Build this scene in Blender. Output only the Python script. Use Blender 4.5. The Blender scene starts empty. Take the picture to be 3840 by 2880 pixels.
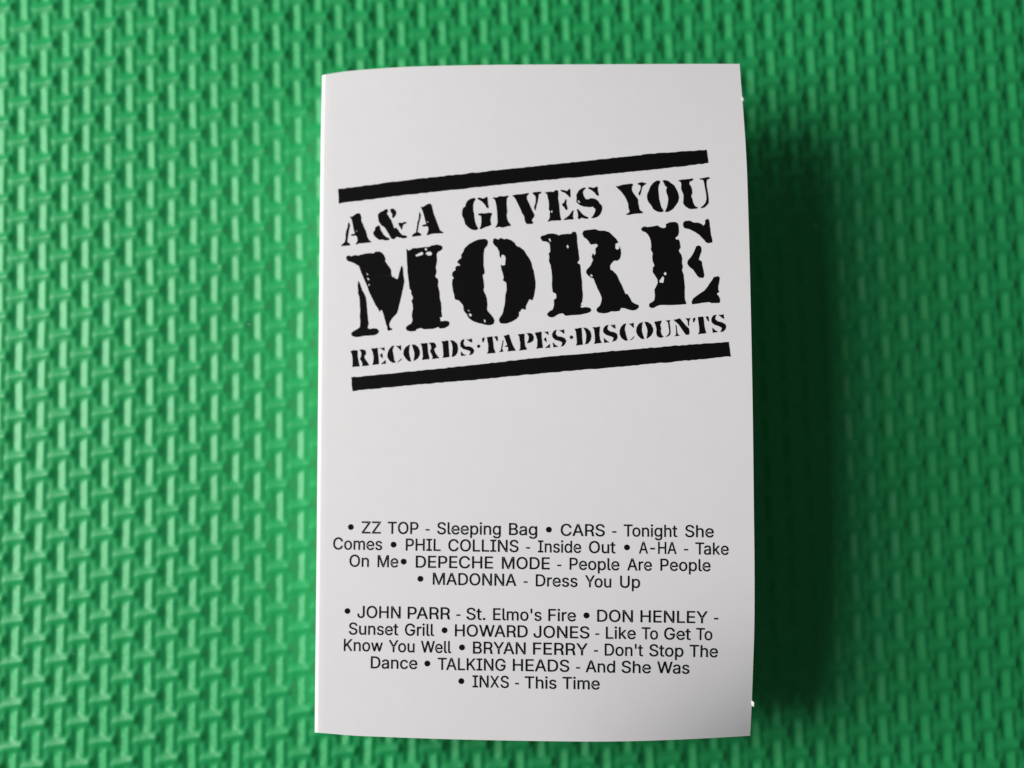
import bpy, bmesh, math, random
import numpy as np
from mathutils import Matrix, Vector
from mathutils.geometry import tessellate_polygon

MM = 0.001
sc = bpy.context.scene
col = sc.collection

# ------------------------------------------------------------------ camera
cd = bpy.data.cameras.new('camera')
cd.sensor_width = 36.0
cd.lens = 36.0 * 4200.0 / 3840.0
cd.clip_start = 0.005
cd.clip_end = 50.0
cam = bpy.data.objects.new('camera', cd)
col.objects.link(cam)
CAM_LOC = Vector([-6.2399,-15.1931,185.0177]) * MM
CAM_ROT = Matrix([[0.998885,0.033172,-0.033594],[-0.035827,0.996005,-0.081795],[0.030747,0.082908,0.996083]])
cam.matrix_world = Matrix.Translation(CAM_LOC) @ CAM_ROT.to_4x4()
sc.camera = cam
cd.dof.use_dof = True
cd.dof.focus_distance = 0.1645
cd.dof.aperture_fstop = 9.8

# ------------------------------------------------------------------ light
w = bpy.data.worlds.new('World')
sc.world = w
w.use_nodes = True
bg = w.node_tree.nodes['Background']
bg.inputs['Color'].default_value = (0.93, 0.97, 1.0, 1)
bg.inputs['Strength'].default_value = 0.062

def area(name, loc, target, sx, sy, power, colour):
    l = bpy.data.lights.new(name, 'AREA')
    l.shape = 'RECTANGLE'
    l.size = sx
    l.size_y = sy
    l.energy = power
    l.color = colour
    o = bpy.data.objects.new(name, l)
    col.objects.link(o)
    o.location = loc
    d = Vector(target) - Vector(loc)
    o.rotation_euler = d.to_track_quat('-Z', 'Y').to_euler()
    return o
# the daylit window to the left of the mat (about 0.7 m away)
win = area('window_light', (-0.42, 0.060, 0.312), (0, 0, 0), 0.28, 0.52, 4.7, (1.0, 0.985, 0.975))
win.rotation_euler = (math.radians(90), 0, math.radians(-90))      # an upright window facing +X

vs = sc.view_settings
vs.view_transform = 'Standard'
vs.look = 'None'
vs.exposure = 0.0
vs.gamma = 1.0
vs.use_curve_mapping = False

# ------------------------------------------------------------------ materials
def new_mat(name):
    m = bpy.data.materials.new(name)
    m.use_nodes = True
    nt = m.node_tree
    return m, nt, nt.nodes['Principled BSDF']

def mat_foam():
    m, nt, p = new_mat('green_foam')
    N, L = nt.nodes, nt.links
    tc = N.new('ShaderNodeTexCoord')
    n1 = N.new('ShaderNodeTexNoise'); n1.inputs['Scale'].default_value = 55; n1.inputs['Detail'].default_value = 4
    n2 = N.new('ShaderNodeTexNoise'); n2.inputs['Scale'].default_value = 900; n2.inputs['Detail'].default_value = 3
    L.new(tc.outputs['Object'], n1.inputs['Vector']); L.new(tc.outputs['Object'], n2.inputs['Vector'])
    r = N.new('ShaderNodeValToRGB')
    r.color_ramp.elements[0].position = 0.3; r.color_ramp.elements[0].color = (0.014, 0.350, 0.097, 1)
    r.color_ramp.elements[1].position = 0.7; r.color_ramp.elements[1].color = (0.020, 0.400, 0.117, 1)
    mx = N.new('ShaderNodeMath'); mx.operation = 'MULTIPLY_ADD'; mx.inputs[1].default_value = 0.5
    hf = N.new('ShaderNodeMath'); hf.operation = 'MULTIPLY'; hf.inputs[1].default_value = 0.5
    L.new(n1.outputs['Fac'], hf.inputs[0]); L.new(n2.outputs['Fac'], mx.inputs[0]); L.new(hf.outputs[0], mx.inputs[2])
    L.new(mx.outputs[0], r.inputs['Fac'])
    # sparse dust specks and lint grains
    vo = N.new('ShaderNodeTexVoronoi'); vo.inputs['Scale'].default_value = 210
    L.new(tc.outputs['Object'], vo.inputs['Vector'])
    sep = N.new('ShaderNodeSeparateColor'); L.new(vo.outputs['Color'], sep.inputs['Color'])
    th = N.new('ShaderNodeMath'); th.operation = 'MULTIPLY'; th.inputs[1].default_value = 0.062
    pw = N.new('ShaderNodeMath'); pw.operation = 'POWER'; pw.inputs[1].default_value = 5.0
    L.new(sep.outputs['Red'], pw.inputs[0]); L.new(pw.outputs[0], th.inputs[0])
    ls = N.new('ShaderNodeMath'); ls.operation = 'LESS_THAN'
    L.new(vo.outputs['Distance'], ls.inputs[0]); L.new(th.outputs[0], ls.inputs[1])
    du = N.new('ShaderNodeMixRGB'); du.inputs['Color2'].default_value = (0.30, 0.45, 0.36, 1)
    L.new(ls.outputs[0], du.inputs['Fac']); L.new(r.outputs['Color'], du.inputs['Color1'])
    L.new(du.outputs['Color'], p.inputs['Base Color'])
    p.inputs['Roughness'].default_value = 0.43
    p.inputs['Specular IOR Level'].default_value = 0.45
    b = N.new('ShaderNodeBump'); b.inputs['Strength'].default_value = 0.25; b.inputs['Distance'].default_value = 0.0002
    L.new(n2.outputs['Fac'], b.inputs['Height']); L.new(b.outputs['Normal'], p.inputs['Normal'])
    return m

def mat_paper(name, c, rough, spec=0.22):
    m, nt, p = new_mat(name)
    N, L = nt.nodes, nt.links
    tc = N.new('ShaderNodeTexCoord')
    n = N.new('ShaderNodeTexNoise'); n.inputs['Scale'].default_value = 420; n.inputs['Detail'].default_value = 5
    L.new(tc.outputs['Object'], n.inputs['Vector'])
    r = N.new('ShaderNodeValToRGB')
    r.color_ramp.elements[0].color = tuple(v * 0.97 for v in c) + (1,)
    r.color_ramp.elements[1].color = tuple(min(1, v * 1.02) for v in c) + (1,)
    L.new(n.outputs['Fac'], r.inputs['Fac']); L.new(r.outputs['Color'], p.inputs['Base Color'])
    n3 = N.new('ShaderNodeTexNoise'); n3.inputs['Scale'].default_value = 45; n3.inputs['Detail'].default_value = 2
    L.new(tc.outputs['Object'], n3.inputs['Vector'])
    b = N.new('ShaderNodeBump'); b.inputs['Strength'].default_value = 0.06; b.inputs['Distance'].default_value = 0.0008
    L.new(n3.outputs['Fac'], b.inputs['Height']); L.new(b.outputs['Normal'], p.inputs['Normal'])
    p.inputs['Roughness'].default_value = rough
    p.inputs['Specular IOR Level'].default_value = spec
    return m

FOAM = mat_foam()
PAPER = mat_paper('white_card', (0.80, 0.79, 0.795), 0.45)
INK = mat_paper('black_ink', (0.0045, 0.004, 0.004), 0.55, 0.05)
INK2 = mat_paper('black_text_ink', (0.006, 0.0055, 0.007), 0.55, 0.05)
FIBRE = mat_paper('torn_paper', (0.9, 0.9, 0.9), 0.8)

# ------------------------------------------------------------------ the foam mat
WARP = np.array([[3.8489832,1.1191819],[3.4996673,-0.0011726],[-0.04504,-3.2922145],[-0.0006147,-0.0007741],[8.63e-05,-0.0003017],[-0.0003698,-0.0004791]])

def smooth(a, b, x):
    t = np.clip((x - a) / (b - a), 0, 1)
    return t * t * (3 - 2 * t)

def build_mat():
    NX, NY = 18, 12                  # samples per column / half row
    i0, i1, k0, k1 = -16, 66, -15, 55
    ui = np.linspace(i0, i1, (i1 - i0) * NX + 1)
    uk = np.linspace(k0, k1, (k1 - k0) * NY + 1)
    I, K = np.meshgrid(ui, uk, indexing='ij')
    rng = np.random.RandomState(5)
    ci = np.arange(i0 - 2, i1 + 3)
    Z = np.zeros_like(I)
    jit = rng.normal(0, 1, (len(ci), k1 - k0 + 8, 4))
    PX = [-0.62, -0.44, -0.29, -0.21, -0.05, 0.09, 0.14, 0.29, 0.70]
    PZ = [0.00, 0.02, -0.36, -0.32, -0.04, 0.24, 0.31, 0.00, 0.00]
    ver = np.zeros_like(I); wgt = np.zeros_like(I); hor = np.zeros_like(I)
    for n, c in enumerate(ci):
        a0, a1 = np.searchsorted(ui, c - 1.0), np.searchsorted(ui, c + 1.0, side='right')
        if a1 <= a0:
            continue
        for m, k in enumerate(range(k0 - 2, k1 + 3)):
            b0, b1 = np.searchsorted(uk, k - 1.0), np.searchsorted(uk, k + 1.0, side='right')
            if b1 <= b0:
                continue
            j = jit[n, m]
            x = I[a0:a1, b0:b1] - c + 0.014 * j[0]
            y = K[a0:a1, b0:b1] - k + 0.014 * j[1]
            if (c + k) % 2 == 0:
                # an upright slot: a steep fall on the left, then a slanting wall up to a rib
                x = x + 0.014 * j[2] * y
                L = 0.66 + 0.02 * j[3] + 0.04 * x
                end = 1 - smooth(L - 0.10, L + 0.10, np.abs(y))
                g = np.interp(x, PX, PZ) * end * (1 + 0.05 * j[3])
                sel = np.abs(g) > np.abs(ver[a0:a1, b0:b1])
                ver[a0:a1, b0:b1] = np.where(sel, g, ver[a0:a1, b0:b1])
            else:
                # a lying rib, thin on the left, ending in a raised knob on the right
                y = y + (0.13 + 0.02 * j[2]) * x
                wid = 0.17 + 0.01 * j[3] + 0.05 * smooth(-0.3, 0.4, x)
                prof = 1 - smooth(wid * 0.40, wid * 1.30, np.abs(y))
                ramp = (0.40 * smooth(-0.85, -0.50, x) + 0.35 * np.clip((x + 0.7) / 1.1, 0, 1) + 0.25 * smooth(0.0, 0.38, x)) * (1 - smooth(0.41, 0.52, x))
                hor[a0:a1, b0:b1] = np.maximum(hor[a0:a1, b0:b1], 0.60 * prof * ramp)
    Z = np.where(ver < 0, ver + hor * 0.75, np.maximum(ver, hor) + 0.15 * np.minimum(ver, hor))
    for _ in range(2):                # round the moulded edges
        Z[1:-1] = (Z[:-2] + 2 * Z[1:-1] + Z[2:]) / 4
        Z[:, 1:-1] = (Z[:, :-2] + 2 * Z[:, 1:-1] + Z[:, 2:]) / 4
    Z = Z * 0.78                      # mm
    # slow unevenness of the foam
    Z += 0.10 * np.sin(I * 0.37 + K * 0.11 + 1.0) * np.sin(K * 0.29 - I * 0.07)
    ic, kc = I - 25.0, K - 19.0
    B = np.stack([np.ones_like(ic), ic, kc, ic * ic, ic * kc, kc * kc], -1)
    XY = B @ WARP
    V = np.stack([XY[..., 0], XY[..., 1], Z], -1).reshape(-1, 3) * MM
    nx, ny = I.shape
    idx = np.arange(nx * ny).reshape(nx, ny)
    top = np.stack([idx[:-1, :-1], idx[:-1, 1:], idx[1:, 1:], idx[1:, :-1]], -1).reshape(-1, 4)
    # sides and underside, 9 mm thick
    ring = np.concatenate([idx[:, 0], idx[-1, 1:], idx[-2::-1, -1], idx[0, -2:0:-1]])
    low = V[ring].copy(); low[:, 2] = -0.009
    base = len(V)
    V = np.concatenate([V, low])
    n = len(ring)
    side = np.stack([ring, np.roll(ring, -1), base + np.roll(np.arange(n), -1), base + np.arange(n)], -1)
    faces = np.concatenate([top, side])
    me = bpy.data.meshes.new('floor_mat')
    me.vertices.add(len(V)); me.vertices.foreach_set('co', V.ravel())
    me.loops.add(faces.size); me.loops.foreach_set('vertex_index', faces.ravel().astype(np.int32))
    me.polygons.add(len(faces))
    me.polygons.foreach_set('loop_start', np.arange(0, faces.size, 4, dtype=np.int32))
    me.polygons.foreach_set('use_smooth', np.ones(len(faces), dtype=bool))
    me.update(calc_edges=True); me.validate()
    me.materials.append(FOAM)
    o = bpy.data.objects.new('floor_mat', me)
    col.objects.link(o)
    o['kind'] = 'structure'
    return o
build_mat()

# ------------------------------------------------------------------ the folded card
# plan coordinates in mm on the mat; height() is the sprung, curling front panel
def height(x, y):
    wv = (48.62 - y) / 101.0
    t = (x - (-28.49 - (48.62 - y) * 0.032871)) / 64.5
    tc = min(max(t, 0), 1.05)
    cu = max(0.0, (t - .54) / .46) ** 2 * max(0.0, (wv - .75) / .25) ** 2
    return 12.6 + 9.5 * t - 1.0 * t * (1 - t) - 2.0 * tc * tc * (2 * wv - 1) ** 2 - 3.0 * cu

def normal(x, y):
    e = 0.05
    return Vector((-(height(x + e, y) - height(x - e, y)) / (2 * e), -(height(x, y + e) - height(x, y - e)) / (2 * e), 1)).normalized()

TOP_EDGE=[[-28.547,48.772],[-27.61,48.854],[-26.249,48.971],[-24.636,49.047],[-20.409,49.107],[-16.205,49.084],[-9.939,48.853],[-3.718,48.544],[6.558,47.918],[20.768,47.016],[28.801,46.519],[35.718,46.057]]
BOTTOM_EDGE=[[-31.874,-52.467],[-29.854,-52.65],[-27.034,-52.903],[-21.021,-53.24],[-15.049,-53.54],[-5.183,-53.944],[4.588,-54.264],[12.383,-54.504],[18.271,-54.617],[24.234,-54.71],[29.084,-54.776],[32.907,-54.848]]
LEFT_EDGE=[[-28.547,48.772],[-28.903,40.197],[-29.364,26.613],[-29.891,9.874],[-30.538,-10.678],[-31.172,-30.829],[-31.629,-44.701],[-31.874,-52.467]]
RIGHT_EDGE=[[35.718,46.057],[35.719,42.609],[35.745,39.208],[35.732,32.486],[35.38,20.151],[34.985,8.881],[34.478,-5.349],[33.769,-24.783],[33.526,-32.507],[33.329,-39.522],[33.156,-44.268],[33.02,-49.919],[32.907,-54.848]]
PRINT={'bar_top':[[[[-26.434,30.271],[-16.759,30.952],[-8.406,31.38],[2.265,31.867],[12.81,32.328],[23.18,32.789],[29.978,32.779],[30.132,30.711],[23.05,30.3],[12.703,29.872],[2.122,29.553],[-8.48,29.016],[-17.222,28.613],[-26.364,28.008]]]],
'bar_bot':[[[[-25.088,0.75],[-16.247,1.229],[-6.499,1.762],[4.02,2.476],[13.517,2.858],[23.257,3.232],[31.52,3.414],[31.697,1.245],[23.14,0.814],[13.411,0.393],[3.927,0.024],[-6.573,-0.491],[-15.782,-0.86],[-24.932,-1.355]]]],
'slogan':[[[[-24.858,25.012],[-24.675,24.457],[-24.785,23.969],[-24.946,23.385],[-25.063,22.602],[-25.144,22.064],[-25.208,21.87],[-24.986,21.709],[-24.728,21.398],[-24.8,21.255],[-26.128,21.232],[-26.173,21.383],[-25.873,21.612],[-25.572,21.842],[-25.463,22.329],[-25.393,23.214],[-25.232,23.797],[-25.076,24.134],[-25.014,24.675]]],[[[-24.691,25.843],[-24.348,25.773],[-23.748,26.183],[-23.303,26.304],[-23.061,26.141],[-22.879,25.537],[-22.938,25.144],[-22.615,24.335],[-22.247,23.326],[-22.023,22.474],[-21.791,21.968],[-21.408,21.65],[-21.557,21.561],[-22.881,21.489],[-23.322,21.515],[-23.718,21.34],[-23.912,21.45],[-23.71,21.685],[-23.575,21.973],[-23.595,22.369],[-23.686,22.67],[-23.929,22.783],[-24.421,22.713],[-24.663,22.875],[-24.463,23.011],[-23.971,23.081],[-24.105,23.632],[-24.322,24.831],[-24.409,25.282]],[[-23.761,23.612],[-23.569,23.443],[-23.739,23.314]]],[[[-13.85,25.88],[-13.645,25.572],[-13.603,25.323],[-13.735,24.79],[-13.981,24.017],[-14.155,23.045],[-14.21,22.803],[-13.972,22.641],[-13.593,22.324],[-13.696,22.134],[-15.057,22.067],[-15.101,22.217],[-14.851,22.497],[-14.456,22.719],[-14.286,23.544],[-14.167,24.324],[-14.01,24.708],[-13.915,25.293]]],[[[-13.613,26.673],[-13.175,26.676],[-12.582,27.034],[-12.141,27.135],[-11.907,26.844],[-11.783,26.147],[-11.567,25.249],[-11.21,24.244],[-10.9,23.293],[-10.721,22.792],[-10.199,22.467],[-10.349,22.329],[-11.75,22.363],[-12.237,22.293],[-12.677,22.153],[-12.819,22.259],[-12.665,22.564],[-12.508,22.947],[-12.543,23.391],[-12.683,23.596],[-13.267,23.532],[-13.552,23.746],[-13.257,23.856],[-12.818,23.948],[-12.994,24.548],[-13.208,25.545],[-13.339,26.045]],[[-12.679,24.382],[-12.471,24.202],[-12.648,24.114]]],[[[-19.226,26.552],[-18.929,26.662],[-18.717,26.57],[-18.747,26.177],[-18.9,25.939],[-18.618,25.478],[-18.244,24.864],[-18.108,24.461],[-17.927,23.958],[-17.841,23.509],[-17.592,23.692],[-17.354,23.481],[-16.981,22.868],[-16.603,22.452],[-16.022,22.32],[-15.814,22.111],[-16.033,21.928],[-16.521,21.907],[-17.003,22.053],[-17.486,22.209],[-17.688,21.975],[-17.984,21.845],[-18.273,21.96],[-18.646,22.622],[-19.017,23.333],[-19.298,23.793],[-19.682,24.062],[-19.968,24.375],[-20.199,24.882],[-20.24,25.181],[-20.324,25.729],[-20.22,25.97],[-19.919,26.248],[-19.524,26.372]]],[[[-18.344,26.597],[-18.048,26.698],[-17.71,26.559],[-17.427,26.196],[-17.437,25.802],[-17.643,25.419],[-17.943,25.161],[-18.135,25.301],[-18.028,25.64],[-18.119,25.892],[-18.306,26.2]]],[[[-20.169,24.17],[-20.027,23.984],[-19.988,23.587],[-19.709,23.029],[-19.381,22.517],[-19.046,22.251],[-18.66,22.081],[-18.568,21.879],[-18.767,21.743],[-19.352,21.758],[-19.738,21.918],[-20.082,21.839],[-20.516,22.091],[-20.897,22.507],[-21.083,22.863],[-21.074,23.207],[-20.824,23.439],[-20.765,23.83],[-20.514,24.062]]],[[[-17.185,24.307],[-16.939,24.411],[-16.453,24.343],[-16.157,24.492],[-15.915,24.428],[-15.823,24.246],[-16.166,24.148],[-16.414,24.015],[-16.52,23.677],[-16.578,23.336],[-16.725,23.315],[-16.815,23.596],[-17.003,23.853]]],[[[-5.149,27.489],[-5.178,27.216],[-5.359,26.982],[-5.521,26.451],[-5.543,25.766],[-5.422,25.072],[-5.397,24.384],[-5.275,23.691],[-5.055,23.091],[-4.873,22.786],[-4.976,22.577],[-5.411,22.506],[-5.886,22.652],[-6.45,23.077],[-6.866,23.591],[-7.033,24.385],[-7.258,24.89],[-7.268,25.479],[-7.124,26.059],[-6.73,26.33],[-6.618,26.814],[-6.314,27.238],[-5.824,27.502],[-5.436,27.576]]],[[[-4.811,27.537],[-4.52,27.588],[-3.997,27.417],[-3.708,27.419],[-3.557,27.626],[-3.27,27.568],[-3.238,27.095],[-3.239,26.506],[-3.133,25.96],[-3.283,25.773],[-3.47,25.932],[-3.741,26.439],[-4.204,26.959],[-4.723,27.286]]],[[[-4.798,25.033],[-4.458,25.13],[-3.788,25.05],[-3.209,25.132],[-2.732,25.054],[-2.661,24.902],[-2.793,24.666],[-2.901,24.33],[-2.966,23.844],[-2.883,23.448],[-2.844,23.202],[-3.185,23.027],[-3.765,22.915],[-4.446,22.614],[-4.636,22.674],[-4.582,22.867],[-4.427,23.2],[-4.364,23.636],[-4.344,24.222],[-4.376,24.714],[-4.757,24.815]]],[[[-2.508,27.393],[-2.264,27.505],[-1.979,27.409],[-1.786,27.446],[-1.396,27.618],[-0.824,27.533],[-0.15,27.608],[-0.011,27.482],[-0.308,27.206],[-0.374,26.72],[-0.401,25.938],[-0.337,25.053],[-0.447,24.668],[-0.416,24.178],[-0.294,23.584],[-0.066,23.277],[0.205,22.87],[-0.417,22.83],[-1.283,22.668],[-1.612,22.834],[-2.142,22.72],[-2.253,22.824],[-2.035,23.055],[-1.876,23.485],[-1.89,24.463],[-1.885,25.148],[-1.941,25.739],[-2.013,26.43],[-2.136,27.026]]],[[[0.471,27.569],[1.097,27.706],[2.053,27.695],[3.013,27.83],[3.053,27.631],[2.758,27.405],[2.696,27.017],[2.956,26.316],[3.303,25.414],[3.566,24.811],[3.786,24.358],[3.679,24.024],[3.43,23.746],[3.324,23.46],[3.551,23.154],[3.401,22.968],[2.83,22.955],[2.499,23.023],[2.28,23.524],[2.21,24.212],[1.939,24.619],[1.723,25.219],[1.33,26.221],[0.977,27.027],[0.703,27.388]]],[[[3.585,27.843],[3.969,27.897],[4.637,27.923],[4.967,27.853],[4.912,27.66],[4.525,27.489],[4.455,26.906],[4.341,26.424],[4.18,25.945],[4.066,25.464],[3.955,25.031],[3.816,25.138],[3.738,25.582],[3.946,26.058],[4.064,26.637],[4.04,27.275],[3.671,27.592]]],[[[5.44,27.774],[5.869,27.796],[6.44,27.808],[6.817,27.735],[6.969,27.97],[7.397,27.992],[7.505,27.838],[7.508,27.202],[7.437,26.62],[7.551,25.929],[7.571,25.245],[7.595,24.659],[7.658,23.875],[7.821,23.233],[7.018,23.253],[6.261,23.28],[5.877,23.158],[5.69,23.218],[5.886,23.4],[6.095,23.875],[6.065,24.315],[6.171,24.601],[5.955,25.151],[6.018,25.537],[6.001,26.32],[5.882,26.914],[5.85,27.307],[5.67,27.563]],[[6.274,24.819],[6.532,24.861],[6.471,24.514],[6.293,24.564]]],[[[7.853,28.012],[8.343,27.931],[8.81,27.755],[9.104,27.981],[9.204,28.121],[9.338,27.917],[9.34,27.281],[9.339,26.793],[9.193,26.704],[8.969,27.012],[8.515,27.48],[7.91,27.763]]],[[[8.618,26.526],[8.735,26.392],[8.695,26.101],[8.634,25.764],[8.759,25.366],[8.809,24.972],[8.687,24.766],[8.503,24.894],[8.283,25.298],[8.01,25.559],[8.02,25.802],[8.311,25.979],[8.467,26.311]]],[[[9.584,24.729],[9.702,24.624],[9.611,24.241],[9.547,23.855],[9.65,23.363],[9.476,23.276],[8.911,23.311],[8.2,23.258],[8.159,23.406],[8.546,23.626],[9.033,23.985],[9.383,24.45]]],[[[11.647,28.113],[11.617,27.912],[11.437,27.788],[11.255,27.597],[11.198,27.285],[11.313,26.917],[11.41,26.641],[11.51,26.432],[11.72,26.261],[11.982,26.289],[12.248,26.407],[12.596,26.408],[12.982,26.293],[13.32,26.069],[13.525,25.787],[13.642,25.51],[13.892,25.269],[14.012,25.037],[13.996,24.679],[13.892,24.282],[13.701,23.891],[13.428,23.594],[13.072,23.392],[12.721,23.302],[12.375,23.324],[12.294,23.441],[12.561,23.604],[12.75,23.95],[12.94,24.342],[12.997,24.653],[12.789,24.845],[12.582,25.083],[12.187,24.995],[11.67,25.095],[11.152,25.195],[10.726,25.402],[10.388,25.671],[10.182,25.953],[10.174,26.269],[10.248,26.489],[10.216,26.762],[10.206,27.033],[10.373,27.383],[10.697,27.813],[11.054,28.016],[11.408,28.128]],[[10.369,26.257],[10.581,26.108],[10.763,25.782],[10.569,25.817],[10.402,25.985]]],[[[12.018,28.134],[12.323,28.137],[12.71,28.022],[13.014,28.002],[13.195,28.171],[13.412,28.157],[13.492,27.994],[13.454,27.636],[13.503,27.273],[13.598,26.951],[13.566,26.728],[13.349,26.72],[13.141,26.936],[12.897,27.311],[12.561,27.603],[12.095,27.904]]],[[[10.179,24.83],[10.398,24.861],[10.602,24.533],[10.89,24.156],[11.224,23.821],[11.691,23.568],[11.902,23.42],[11.808,23.247],[11.504,23.266],[11.117,23.357],[10.819,23.488],[10.637,23.297],[10.332,23.294],[10.274,23.477],[10.337,23.922],[10.288,24.329]]],[[[16.153,28.067],[16.574,28.02],[17.145,28.198],[17.898,28.247],[18.649,28.295],[18.78,28.092],[18.577,27.763],[18.551,27.229],[18.808,26.726],[19.111,26.22],[19.415,25.762],[19.394,25.327],[19.464,24.837],[19.529,24.251],[19.703,23.997],[20.065,23.781],[19.963,23.593],[19.357,23.583],[18.609,23.553],[18.045,23.453],[17.533,23.504],[17.492,23.623],[17.824,23.728],[18.068,23.955],[17.909,24.547],[17.895,25.228],[17.689,25.824],[17.348,26.527],[16.91,27.189],[16.463,27.656]]],[[[19.443,28.263],[19.776,28.368],[20.152,28.412],[20.703,28.21],[20.742,28.062],[20.36,27.891],[20.113,27.615],[19.996,27.136],[19.833,26.66],[19.678,26.358],[19.543,26.464],[19.509,26.729],[19.763,27.151],[19.927,27.627],[19.848,27.925],[19.526,28.043]]],[[[22.631,28.523],[22.839,28.393],[22.748,28.077],[22.591,27.746],[22.469,27.17],[22.522,26.389],[22.534,25.708],[22.68,24.922],[22.789,24.334],[23.047,23.93],[23.081,23.686],[22.797,23.578],[22.336,23.637],[21.883,23.859],[21.529,24.22],[21.321,24.718],[20.928,25.229],[20.766,25.724],[20.748,26.309],[20.861,26.69],[21.061,26.969],[21.173,27.351],[21.43,27.822],[21.873,28.28],[22.304,28.496]]],[[[23.141,28.47],[23.516,28.514],[23.974,28.386],[24.417,27.968],[24.862,27.598],[25.196,26.895],[25.396,26.299],[25.485,25.711],[25.329,25.043],[24.98,24.581],[24.729,24.21],[24.34,23.848],[23.817,23.591],[23.398,23.54],[23.314,23.72],[23.57,24.187],[23.739,24.758],[23.861,25.331],[23.845,25.914],[23.685,26.41],[23.618,26.901],[23.782,27.376],[23.514,27.589],[23.395,27.986]]],[[[25.454,28.241],[25.693,28.371],[26.207,28.435],[26.948,28.434],[27.601,28.508],[27.776,28.331],[27.486,28.107],[27.158,28.031],[27.093,27.695],[27.345,27.241],[27.457,26.748],[27.476,26.261],[27.265,25.79],[27.423,25.295],[27.529,24.707],[27.732,24.211],[28.178,23.94],[27.987,23.808],[27.338,23.753],[26.881,23.83],[26.347,24.203],[26.051,24.706],[26.077,25.188],[26.165,25.958],[26.006,26.454],[25.848,26.95],[25.936,27.722],[25.816,28.071]]],[[[28.66,28.419],[29.078,28.44],[29.543,28.506],[30.009,28.573],[30.228,28.364],[29.988,28.214],[29.708,28.155],[29.623,27.48],[29.676,26.796],[29.769,26.014],[29.817,25.236],[29.778,24.562],[29.481,24.195],[29.096,23.881],[28.63,23.786],[28.594,23.962],[28.977,24.227],[29.32,24.592],[29.49,25.161],[29.488,25.936],[29.395,26.718],[29.301,27.501],[29.237,27.991],[29.063,28.178],[28.696,28.241]]]],
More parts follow.
